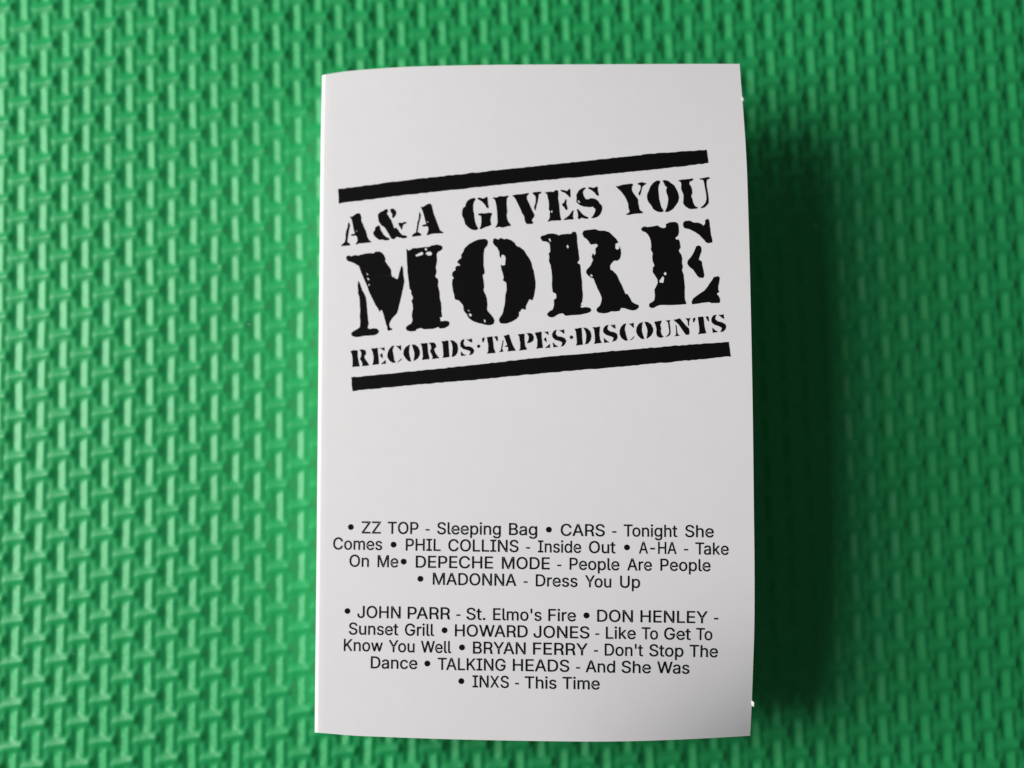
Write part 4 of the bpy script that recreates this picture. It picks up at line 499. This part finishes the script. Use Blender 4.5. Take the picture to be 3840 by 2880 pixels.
"c":[[[0.407,-0.032],[0.34,-0.027],[0.277,-0.01],[0.221,0.018],[0.171,0.057],[0.129,0.104],[0.096,0.16],[0.071,0.223],[0.056,0.293],[0.051,0.368],[0.056,0.445],[0.071,0.516],[0.096,0.579],[0.129,0.635],[0.171,0.683],[0.222,0.721],[0.277,0.749],[0.34,0.766],[0.407,0.772],[0.445,0.77],[0.481,0.765],[0.515,0.756],[0.549,0.745],[0.579,0.73],[0.609,0.713],[0.636,0.692],[0.66,0.669],[0.681,0.642],[0.7,0.613],[0.715,0.582],[0.732,0.533],[0.584,0.496],[0.574,0.528],[0.567,0.544],[0.558,0.559],[0.547,0.574],[0.535,0.586],[0.521,0.598],[0.506,0.608],[0.489,0.616],[0.471,0.624],[0.452,0.628],[0.431,0.631],[0.407,0.632],[0.364,0.628],[0.327,0.616],[0.295,0.597],[0.268,0.571],[0.246,0.539],[0.228,0.502],[0.216,0.46],[0.208,0.416],[0.205,0.368],[0.208,0.322],[0.216,0.278],[0.228,0.237],[0.246,0.2],[0.268,0.168],[0.295,0.143],[0.327,0.123],[0.364,0.112],[0.408,0.107],[0.43,0.108],[0.452,0.112],[0.472,0.116],[0.49,0.124],[0.507,0.132],[0.522,0.143],[0.537,0.155],[0.549,0.168],[0.56,0.183],[0.569,0.199],[0.577,0.217],[0.587,0.249],[0.734,0.212],[0.717,0.163],[0.702,0.131],[0.684,0.101],[0.662,0.074],[0.639,0.05],[0.611,0.029],[0.582,0.01],[0.55,-0.005],[0.517,-0.016],[0.482,-0.026],[0.445,-0.03]]],
"d":[[[0.384,-0.032],[0.321,-0.027],[0.263,-0.01],[0.21,0.019],[0.164,0.057],[0.125,0.104],[0.092,0.159],[0.07,0.224],[0.056,0.294],[0.051,0.371],[0.056,0.448],[0.07,0.518],[0.093,0.582],[0.125,0.637],[0.165,0.684],[0.211,0.722],[0.264,0.75],[0.322,0.766],[0.385,0.772],[0.43,0.769],[0.471,0.76],[0.504,0.747],[0.533,0.729],[0.557,0.711],[0.577,0.691],[0.593,0.669],[0.605,0.652],[0.611,0.644],[0.595,0.644],[0.595,1.016],[0.747,1.016],[0.747,-0.016],[0.599,-0.016],[0.599,0.099],[0.611,0.099],[0.605,0.09],[0.593,0.072],[0.576,0.05],[0.556,0.03],[0.532,0.011],[0.503,-0.007],[0.469,-0.021],[0.429,-0.029]],[[0.402,0.108],[0.442,0.112],[0.476,0.123],[0.508,0.141],[0.534,0.165],[0.556,0.195],[0.574,0.232],[0.586,0.274],[0.594,0.321],[0.597,0.372],[0.594,0.423],[0.586,0.469],[0.574,0.511],[0.556,0.547],[0.535,0.576],[0.509,0.6],[0.478,0.618],[0.442,0.628],[0.402,0.632],[0.361,0.628],[0.324,0.617],[0.294,0.599],[0.267,0.574],[0.246,0.544],[0.228,0.507],[0.216,0.466],[0.208,0.421],[0.205,0.372],[0.208,0.323],[0.216,0.277],[0.228,0.235],[0.246,0.198],[0.268,0.167],[0.295,0.142],[0.326,0.123],[0.361,0.112]]],
"e":[[[0.417,-0.032],[0.345,-0.027],[0.279,-0.01],[0.222,0.018],[0.171,0.057],[0.129,0.103],[0.095,0.16],[0.071,0.222],[0.056,0.292],[0.051,0.367],[0.056,0.443],[0.071,0.512],[0.094,0.576],[0.127,0.633],[0.168,0.681],[0.217,0.72],[0.274,0.749],[0.336,0.766],[0.403,0.772],[0.446,0.769],[0.487,0.763],[0.527,0.75],[0.567,0.733],[0.604,0.71],[0.639,0.682],[0.67,0.647],[0.696,0.607],[0.717,0.56],[0.733,0.506],[0.742,0.447],[0.746,0.381],[0.746,0.317],[0.131,0.317],[0.131,0.45],[0.671,0.436],[0.604,0.386],[0.59,0.443],[0.582,0.484],[0.57,0.522],[0.553,0.554],[0.532,0.582],[0.507,0.604],[0.477,0.62],[0.443,0.629],[0.403,0.633],[0.363,0.629],[0.328,0.619],[0.297,0.603],[0.269,0.581],[0.247,0.554],[0.228,0.523],[0.215,0.488],[0.207,0.453],[0.205,0.415],[0.205,0.349],[0.208,0.299],[0.216,0.254],[0.231,0.216],[0.252,0.183],[0.276,0.156],[0.305,0.135],[0.338,0.119],[0.376,0.11],[0.417,0.107],[0.445,0.108],[0.47,0.112],[0.493,0.119],[0.515,0.128],[0.533,0.14],[0.55,0.154],[0.564,0.171],[0.576,0.191],[0.592,0.226],[0.738,0.19],[0.718,0.135],[0.697,0.099],[0.671,0.066],[0.639,0.037],[0.602,0.013],[0.561,-0.006],[0.517,-0.021],[0.468,-0.029]]],
"g":[[[0.407,-0.312],[0.352,-0.31],[0.303,-0.302],[0.258,-0.289],[0.218,-0.273],[0.182,-0.252],[0.151,-0.228],[0.125,-0.202],[0.103,-0.174],[0.077,-0.13],[0.203,-0.059],[0.224,-0.086],[0.236,-0.102],[0.251,-0.119],[0.267,-0.133],[0.286,-0.147],[0.309,-0.158],[0.337,-0.167],[0.369,-0.173],[0.407,-0.175],[0.46,-0.17],[0.507,-0.157],[0.545,-0.135],[0.573,-0.104],[0.59,-0.064],[0.596,-0.01],[0.596,0.118],[0.61,0.118],[0.604,0.109],[0.592,0.09],[0.575,0.071],[0.556,0.051],[0.532,0.033],[0.503,0.016],[0.468,0.004],[0.429,-0.004],[0.383,-0.007],[0.322,-0.002],[0.265,0.013],[0.213,0.038],[0.166,0.073],[0.126,0.117],[0.094,0.17],[0.07,0.232],[0.056,0.3],[0.051,0.376],[0.056,0.451],[0.07,0.52],[0.094,0.584],[0.126,0.638],[0.165,0.685],[0.212,0.722],[0.265,0.75],[0.323,0.766],[0.385,0.772],[0.431,0.769],[0.472,0.761],[0.505,0.747],[0.534,0.73],[0.559,0.711],[0.578,0.691],[0.595,0.671],[0.607,0.652],[0.613,0.643],[0.599,0.643],[0.599,0.762],[0.748,0.762],[0.748,-0.018],[0.743,-0.081],[0.728,-0.137],[0.702,-0.186],[0.667,-0.226],[0.626,-0.258],[0.577,-0.282],[0.524,-0.299],[0.467,-0.309]],[[0.403,0.132],[0.443,0.136],[0.478,0.145],[0.509,0.161],[0.536,0.183],[0.558,0.211],[0.575,0.244],[0.587,0.284],[0.595,0.329],[0.598,0.379],[0.595,0.428],[0.587,0.472],[0.575,0.513],[0.557,0.548],[0.536,0.577],[0.51,0.601],[0.479,0.618],[0.443,0.628],[0.403,0.632],[0.362,0.628],[0.325,0.617],[0.294,0.599],[0.268,0.575],[0.246,0.546],[0.228,0.51],[0.216,0.47],[0.208,0.426],[0.205,0.379],[0.208,0.33],[0.216,0.286],[0.229,0.247],[0.246,0.213],[0.269,0.185],[0.295,0.162],[0.326,0.146],[0.362,0.136]]],
"h":[[[0.239,0.445],[0.239,-0.016],[0.087,-0.016],[0.087,1.016],[0.239,1.016],[0.239,0.549],[0.177,0.549],[0.213,0.635],[0.248,0.686],[0.29,0.725],[0.338,0.751],[0.39,0.767],[0.447,0.772],[0.497,0.768],[0.545,0.757],[0.588,0.738],[0.626,0.712],[0.659,0.679],[0.684,0.638],[0.703,0.589],[0.714,0.534],[0.718,0.473],[0.718,-0.016],[0.566,-0.016],[0.566,0.461],[0.561,0.513],[0.548,0.555],[0.525,0.587],[0.495,0.611],[0.457,0.626],[0.413,0.631],[0.38,0.628],[0.351,0.622],[0.324,0.61],[0.299,0.594],[0.279,0.573],[0.262,0.548],[0.25,0.518],[0.242,0.484]]],
"i":[[[0.087,-0.016],[0.087,0.762],[0.239,0.762],[0.239,-0.016]],[[0.164,0.854],[0.139,0.857],[0.115,0.867],[0.095,0.882],[0.078,0.901],[0.068,0.925],[0.065,0.95],[0.068,0.975],[0.078,0.999],[0.095,1.018],[0.115,1.033],[0.139,1.043],[0.164,1.046],[0.191,1.043],[0.214,1.033],[0.235,1.018],[0.251,0.999],[0.262,0.975],[0.264,0.95],[0.262,0.925],[0.251,0.901],[0.235,0.882],[0.214,0.867],[0.191,0.857]]],
"k":[[[0.212,0.259],[0.2,0.432],[0.23,0.432],[0.552,0.762],[0.717,0.75],[0.369,0.376],[0.354,0.376]],[[0.087,-0.016],[0.087,1.016],[0.239,1.016],[0.239,-0.016]],[[0.57,-0.016],[0.27,0.366],[0.377,0.474],[0.742,-0.005]]],
"l":[[[0.274,-0.021],[0.218,-0.016],[0.17,0.001],[0.133,0.029],[0.108,0.066],[0.092,0.112],[0.087,0.165],[0.087,1.016],[0.239,1.016],[0.239,0.195],[0.241,0.165],[0.244,0.144],[0.25,0.131],[0.257,0.125],[0.269,0.12],[0.287,0.118],[0.313,0.119],[0.346,0.126],[0.374,-0.008],[0.32,-0.018],[0.304,-0.019],[0.29,-0.02]]],
"m":[[[0.087,-0.016],[0.087,0.762],[0.236,0.762],[0.237,0.565],[0.188,0.565],[0.209,0.624],[0.226,0.659],[0.248,0.69],[0.273,0.716],[0.301,0.737],[0.331,0.754],[0.363,0.765],[0.397,0.773],[0.431,0.775],[0.486,0.77],[0.535,0.751],[0.576,0.721],[0.608,0.681],[0.632,0.635],[0.652,0.563],[0.592,0.563],[0.61,0.62],[0.628,0.655],[0.651,0.685],[0.677,0.711],[0.707,0.734],[0.742,0.752],[0.779,0.764],[0.818,0.773],[0.858,0.775],[0.903,0.772],[0.945,0.762],[0.985,0.745],[1.021,0.721],[1.051,0.69],[1.077,0.654],[1.095,0.609],[1.107,0.558],[1.111,0.502],[1.111,-0.016],[0.958,-0.016],[0.958,0.498],[0.953,0.544],[0.94,0.578],[0.919,0.603],[0.89,0.619],[0.858,0.63],[0.823,0.634],[0.794,0.631],[0.767,0.625],[0.744,0.615],[0.723,0.601],[0.707,0.583],[0.693,0.562],[0.683,0.54],[0.677,0.514],[0.675,0.485],[0.675,-0.016],[0.523,-0.016],[0.523,0.51],[0.518,0.546],[0.506,0.575],[0.486,0.599],[0.46,0.619],[0.428,0.629],[0.392,0.634],[0.366,0.631],[0.341,0.626],[0.318,0.615],[0.296,0.6],[0.277,0.582],[0.261,0.56],[0.249,0.534],[0.242,0.503],[0.239,0.467],[0.239,-0.016]]],
"n":[[[0.239,0.445],[0.239,-0.016],[0.087,-0.016],[0.087,0.762],[0.235,0.762],[0.236,0.549],[0.177,0.549],[0.213,0.635],[0.248,0.686],[0.29,0.725],[0.338,0.751],[0.39,0.767],[0.447,0.772],[0.497,0.768],[0.545,0.757],[0.588,0.738],[0.625,0.712],[0.658,0.679],[0.683,0.638],[0.703,0.59],[0.714,0.534],[0.718,0.473],[0.718,-0.016],[0.566,-0.016],[0.566,0.461],[0.561,0.513],[0.548,0.555],[0.525,0.587],[0.495,0.611],[0.457,0.626],[0.413,0.631],[0.38,0.628],[0.351,0.622],[0.324,0.61],[0.299,0.594],[0.279,0.573],[0.262,0.548],[0.25,0.518],[0.242,0.484]]],
"o":[[[0.407,-0.032],[0.34,-0.027],[0.277,-0.01],[0.221,0.018],[0.171,0.057],[0.129,0.104],[0.096,0.16],[0.071,0.223],[0.056,0.293],[0.051,0.368],[0.056,0.445],[0.071,0.516],[0.096,0.579],[0.129,0.635],[0.171,0.683],[0.222,0.721],[0.277,0.749],[0.34,0.766],[0.407,0.772],[0.476,0.766],[0.539,0.749],[0.596,0.721],[0.645,0.683],[0.687,0.635],[0.72,0.579],[0.745,0.516],[0.76,0.445],[0.765,0.368],[0.76,0.293],[0.745,0.223],[0.72,0.16],[0.687,0.104],[0.645,0.057],[0.596,0.018],[0.539,-0.01],[0.476,-0.027]],[[0.407,0.107],[0.452,0.112],[0.489,0.123],[0.521,0.143],[0.549,0.169],[0.571,0.2],[0.589,0.237],[0.601,0.278],[0.609,0.322],[0.612,0.368],[0.609,0.415],[0.601,0.46],[0.589,0.501],[0.571,0.539],[0.549,0.571],[0.521,0.597],[0.489,0.616],[0.452,0.628],[0.407,0.632],[0.364,0.628],[0.327,0.616],[0.295,0.597],[0.268,0.571],[0.246,0.539],[0.228,0.502],[0.216,0.46],[0.208,0.416],[0.205,0.368],[0.208,0.322],[0.216,0.278],[0.228,0.237],[0.246,0.2],[0.268,0.168],[0.295,0.143],[0.327,0.123],[0.364,0.112]]],
"p":[[[0.087,-0.297],[0.087,0.762],[0.236,0.762],[0.236,0.644],[0.223,0.644],[0.229,0.652],[0.242,0.67],[0.258,0.69],[0.277,0.711],[0.301,0.729],[0.33,0.747],[0.364,0.76],[0.404,0.769],[0.45,0.772],[0.513,0.766],[0.571,0.75],[0.624,0.722],[0.67,0.684],[0.71,0.637],[0.742,0.582],[0.764,0.518],[0.779,0.448],[0.783,0.371],[0.779,0.294],[0.764,0.224],[0.742,0.159],[0.71,0.104],[0.671,0.057],[0.625,0.019],[0.572,-0.01],[0.514,-0.027],[0.451,-0.032],[0.406,-0.029],[0.366,-0.021],[0.332,-0.007],[0.303,0.011],[0.279,0.03],[0.259,0.05],[0.243,0.072],[0.23,0.09],[0.224,0.099],[0.239,0.099],[0.239,-0.297]],[[0.433,0.108],[0.474,0.112],[0.508,0.123],[0.539,0.142],[0.566,0.167],[0.588,0.198],[0.606,0.235],[0.618,0.277],[0.626,0.323],[0.629,0.372],[0.626,0.421],[0.618,0.466],[0.606,0.507],[0.589,0.544],[0.567,0.574],[0.54,0.599],[0.51,0.617],[0.474,0.628],[0.433,0.632],[0.392,0.628],[0.357,0.618],[0.326,0.6],[0.3,0.576],[0.278,0.547],[0.261,0.511],[0.248,0.469],[0.24,0.423],[0.237,0.372],[0.24,0.321],[0.248,0.274],[0.261,0.232],[0.279,0.195],[0.301,0.165],[0.327,0.141],[0.359,0.123],[0.393,0.112]]],
"r":[[[0.087,-0.016],[0.087,0.762],[0.235,0.762],[0.235,0.647],[0.217,0.647],[0.23,0.675],[0.257,0.707],[0.291,0.735],[0.33,0.756],[0.373,0.769],[0.418,0.772],[0.452,0.772],[0.495,0.769],[0.495,0.615],[0.45,0.622],[0.437,0.623],[0.422,0.624],[0.407,0.624],[0.375,0.622],[0.347,0.616],[0.32,0.604],[0.297,0.589],[0.277,0.571],[0.261,0.549],[0.249,0.524],[0.242,0.496],[0.239,0.465],[0.239,-0.016]]],
"s":[[[0.358,-0.032],[0.306,-0.03],[0.258,-0.022],[0.214,-0.008],[0.175,0.01],[0.14,0.035],[0.109,0.063],[0.084,0.099],[0.066,0.139],[0.05,0.197],[0.195,0.228],[0.212,0.179],[0.23,0.152],[0.253,0.131],[0.281,0.117],[0.317,0.109],[0.356,0.105],[0.402,0.109],[0.44,0.119],[0.472,0.135],[0.493,0.156],[0.507,0.179],[0.511,0.202],[0.508,0.223],[0.501,0.24],[0.488,0.255],[0.47,0.268],[0.444,0.28],[0.413,0.29],[0.289,0.319],[0.225,0.338],[0.172,0.364],[0.13,0.398],[0.1,0.438],[0.082,0.485],[0.076,0.538],[0.08,0.582],[0.093,0.623],[0.115,0.661],[0.144,0.694],[0.179,0.72],[0.219,0.743],[0.266,0.758],[0.315,0.769],[0.368,0.772],[0.418,0.769],[0.464,0.761],[0.505,0.747],[0.541,0.729],[0.574,0.705],[0.601,0.677],[0.622,0.645],[0.64,0.611],[0.658,0.558],[0.518,0.526],[0.501,0.564],[0.486,0.587],[0.467,0.608],[0.442,0.624],[0.409,0.634],[0.368,0.638],[0.329,0.634],[0.295,0.625],[0.266,0.61],[0.246,0.59],[0.233,0.568],[0.229,0.545],[0.232,0.524],[0.241,0.506],[0.255,0.49],[0.275,0.477],[0.304,0.464],[0.342,0.453],[0.455,0.426],[0.519,0.407],[0.572,0.382],[0.614,0.348],[0.643,0.308],[0.662,0.262],[0.667,0.209],[0.663,0.164],[0.65,0.121],[0.627,0.084],[0.597,0.049],[0.561,0.02],[0.517,-0.002],[0.468,-0.018],[0.415,-0.029]]],
"t":[[[0.417,0.762],[0.417,0.627],[-0.003,0.627],[-0.003,0.762]],[[0.112,0.942],[0.264,0.942],[0.264,0.193],[0.266,0.164],[0.271,0.144],[0.279,0.131],[0.291,0.122],[0.309,0.116],[0.335,0.114],[0.362,0.116],[0.409,0.123],[0.438,-0.009],[0.409,-0.016],[0.395,-0.019],[0.379,-0.021],[0.364,-0.023],[0.346,-0.024],[0.33,-0.024],[0.268,-0.018],[0.214,-0.0],[0.17,0.03],[0.137,0.072],[0.117,0.123],[0.112,0.182]]],
"u":[[[0.358,-0.026],[0.308,-0.023],[0.261,-0.011],[0.218,0.007],[0.18,0.033],[0.147,0.067],[0.122,0.108],[0.103,0.156],[0.091,0.212],[0.087,0.272],[0.087,0.762],[0.239,0.762],[0.239,0.284],[0.245,0.232],[0.258,0.191],[0.281,0.158],[0.311,0.134],[0.349,0.12],[0.393,0.115],[0.426,0.117],[0.455,0.124],[0.482,0.136],[0.506,0.152],[0.527,0.173],[0.543,0.198],[0.556,0.228],[0.563,0.261],[0.566,0.301],[0.566,0.762],[0.718,0.762],[0.718,-0.016],[0.57,-0.016],[0.57,0.197],[0.628,0.197],[0.592,0.11],[0.557,0.058],[0.514,0.02],[0.467,-0.006],[0.415,-0.021]]],
"w":[[[0.255,0],[0.41,0],[0.185,0.75],[0.03,0.75]],[[0.255,0],[0.41,0],[0.635,0.75],[0.48,0.75]],[[0.705,0],[0.86,0],[0.635,0.75],[0.48,0.75]],[[0.705,0],[0.86,0],[1.085,0.75],[0.93,0.75]]]}
ADVANCE={"'": 0.405, "-": 0.891, ".": 0.369, "A": 0.943, "B": 0.897, "C": 1.003, "D": 0.987, "E": 0.823, "F": 0.806, "G": 1.023, "H": 1.016, "I": 0.591, "J": 0.779, "K": 0.917, "L": 0.772, "M": 1.235, "N": 1.029, "O": 1.048, "P": 0.874, "R": 0.883, "S": 0.878, "T": 0.882, "U": 1.017, "W": 1.349, "X": 0.932, "Y": 0.928, "Z": 0.862, "a": 0.765, "c": 0.778, "d": 0.834, "e": 0.794, "g": 0.836, "h": 0.806, "i": 0.328, "k": 0.748, "l": 0.372, "m": 1.199, "n": 0.805, "o": 0.816, "p": 0.834, "r": 0.509, "s": 0.717, "t": 0.447, "u": 0.806, "w": 1.115}

def area2(lp):
    return sum(lp[k][0] * lp[(k + 1) % len(lp)][1] - lp[(k + 1) % len(lp)][0] * lp[k][1] for k in range(len(lp)))

def inside(p, lp):
    c = False
    n = len(lp)
    for k in range(n):
        (x1, y1), (x2, y2) = lp[k], lp[(k + 1) % n]
        if (y1 > p[1]) != (y2 > p[1]) and p[0] < (x2 - x1) * (p[1] - y1) / (y2 - y1) + x1:
            c = not c
    return c

def glyph_mesh(ch):
    loops = GLYPHS[ch]
    big = max(loops, key=lambda l: abs(area2(l)))
    sg = math.copysign(1, area2(big))
    solid = [l for l in loops if area2(l) * sg > 0]
    holes = [l for l in loops if area2(l) * sg < 0]
    V, F = [], []
    for so in solid:
        ls = [so] + [hl for hl in holes if inside(hl[0], so)]
        b = len(V)
        V += [tuple(p) for lp in ls for p in lp]
        F += [tuple(k + b for k in tr) for tr in tessellate_polygon([[Vector((p[0], p[1], 0)) for p in lp] for lp in ls])]
    return V, F
GM = {ch: glyph_mesh(ch) for ch in GLYPHS}

def glyphs(text):
    V, F, x = [], [], 0.0
    for k, ch in enumerate(text):
        gv, gf = GM[ch]
        b = len(V)
        V += [(p[0] + x, p[1]) for p in gv]
        F += [tuple(q + b for q in f) for f in gf]
        x += ADVANCE[ch]
        if text[k:k + 2] in ('To', 'Ta', 'TA', 'Yo', 'YA', 'We', 'Wa', 'WA', 'AY', 'LK', 'PA', 'LE'):
            x += {'To': -.12, 'Ta': -.12, 'TA': -.1, 'Yo': -.1, 'YA': -.1, 'We': -.05, 'Wa': -.05, 'WA': -.07, 'PA': -.08}.get(text[k:k + 2], 0)
    return V, F
CAP = 1.0

def paragraph(lines):
    V, F = [], []
    for wd in WORDS:
        if wd[0] not in lines:
            continue
        if wd[1] == '*':
            _, _, x, y, r = wd
            b = len(V)
            V += [(x + r * math.cos(2*math.pi*k/20), y + r * math.sin(2*math.pi*k/20)) for k in range(20)]
            F.append(tuple(range(b, b + 20)))
        elif wd[1] == '-':
            _, _, x0, y0, x1, y1 = wd
            b = len(V); t = 0.115
            V += [(x0, y0 - t), (x1, y1 - t), (x1, y1 + t), (x0, y0 + t)]
            F.append((b, b + 1, b + 2, b + 3))
        else:
            _, text, x0, y0, x1, y1, cap = wd
            gv, gf = glyphs(text)
            a0, a1 = min(p[0] for p in gv), max(p[0] for p in gv)
            L = math.hypot(x1 - x0, y1 - y0); ux, uy = (x1 - x0) / L, (y1 - y0) / L
            sx, sy = L / (a1 - a0), cap / CAP
            b = len(V)
            for gx, gy in gv:
                p, q = (gx - a0) * sx, gy * sy
                V.append((x0 + ux * p - uy * q, y0 + uy * p + ux * q))
            F += [tuple(k + b for k in f) for f in gf]
    me = bpy.data.meshes.new('printed_track_list')
    me.from_pydata([lift(x, y) for x, y in V], [], F); me.update()
    return link('printed_track_list', me, INK2, panel, False)
paragraph({0, 1, 2, 3})
paragraph({4, 5, 6, 7, 8})

# two torn paper fibres left by the cut on the right edge
def burr(x, y, a, b, tilt, rot):
    bm = bmesh.new()
    bmesh.ops.create_icosphere(bm, subdivisions=3, radius=1.0)
    rnd = random.Random(int(x * 10))
    M = Matrix.Rotation(rot, 4, 'Z') @ Matrix.Rotation(tilt, 4, 'Y')
    for q in bm.verts:
        c = q.co.copy()
        k = 1 + 0.12 * math.sin(c.y * 5 + x) + rnd.uniform(-.04, .04)
        tp = 1 - 0.45 * max(0, -c.y)
        q.co = M @ Vector((c.x * a * k * tp, c.y * b * k, c.z * 0.09))
        q.co = (q.co + Vector((x, y, height(x, y) - 0.02)) - ROOT) * MM
    me = bpy.data.meshes.new('paper_burr')
    bm.to_mesh(me); bm.free()
    return link('paper_burr', me, FIBRE, panel)
burr(BURRS[0][0] + 0.05, BURRS[0][1], 0.22, 0.32, 0.3, 0.2)
burr(BURRS[1][0] + 0.05, BURRS[1][1], 0.40, 0.58, -0.75, 0.45)
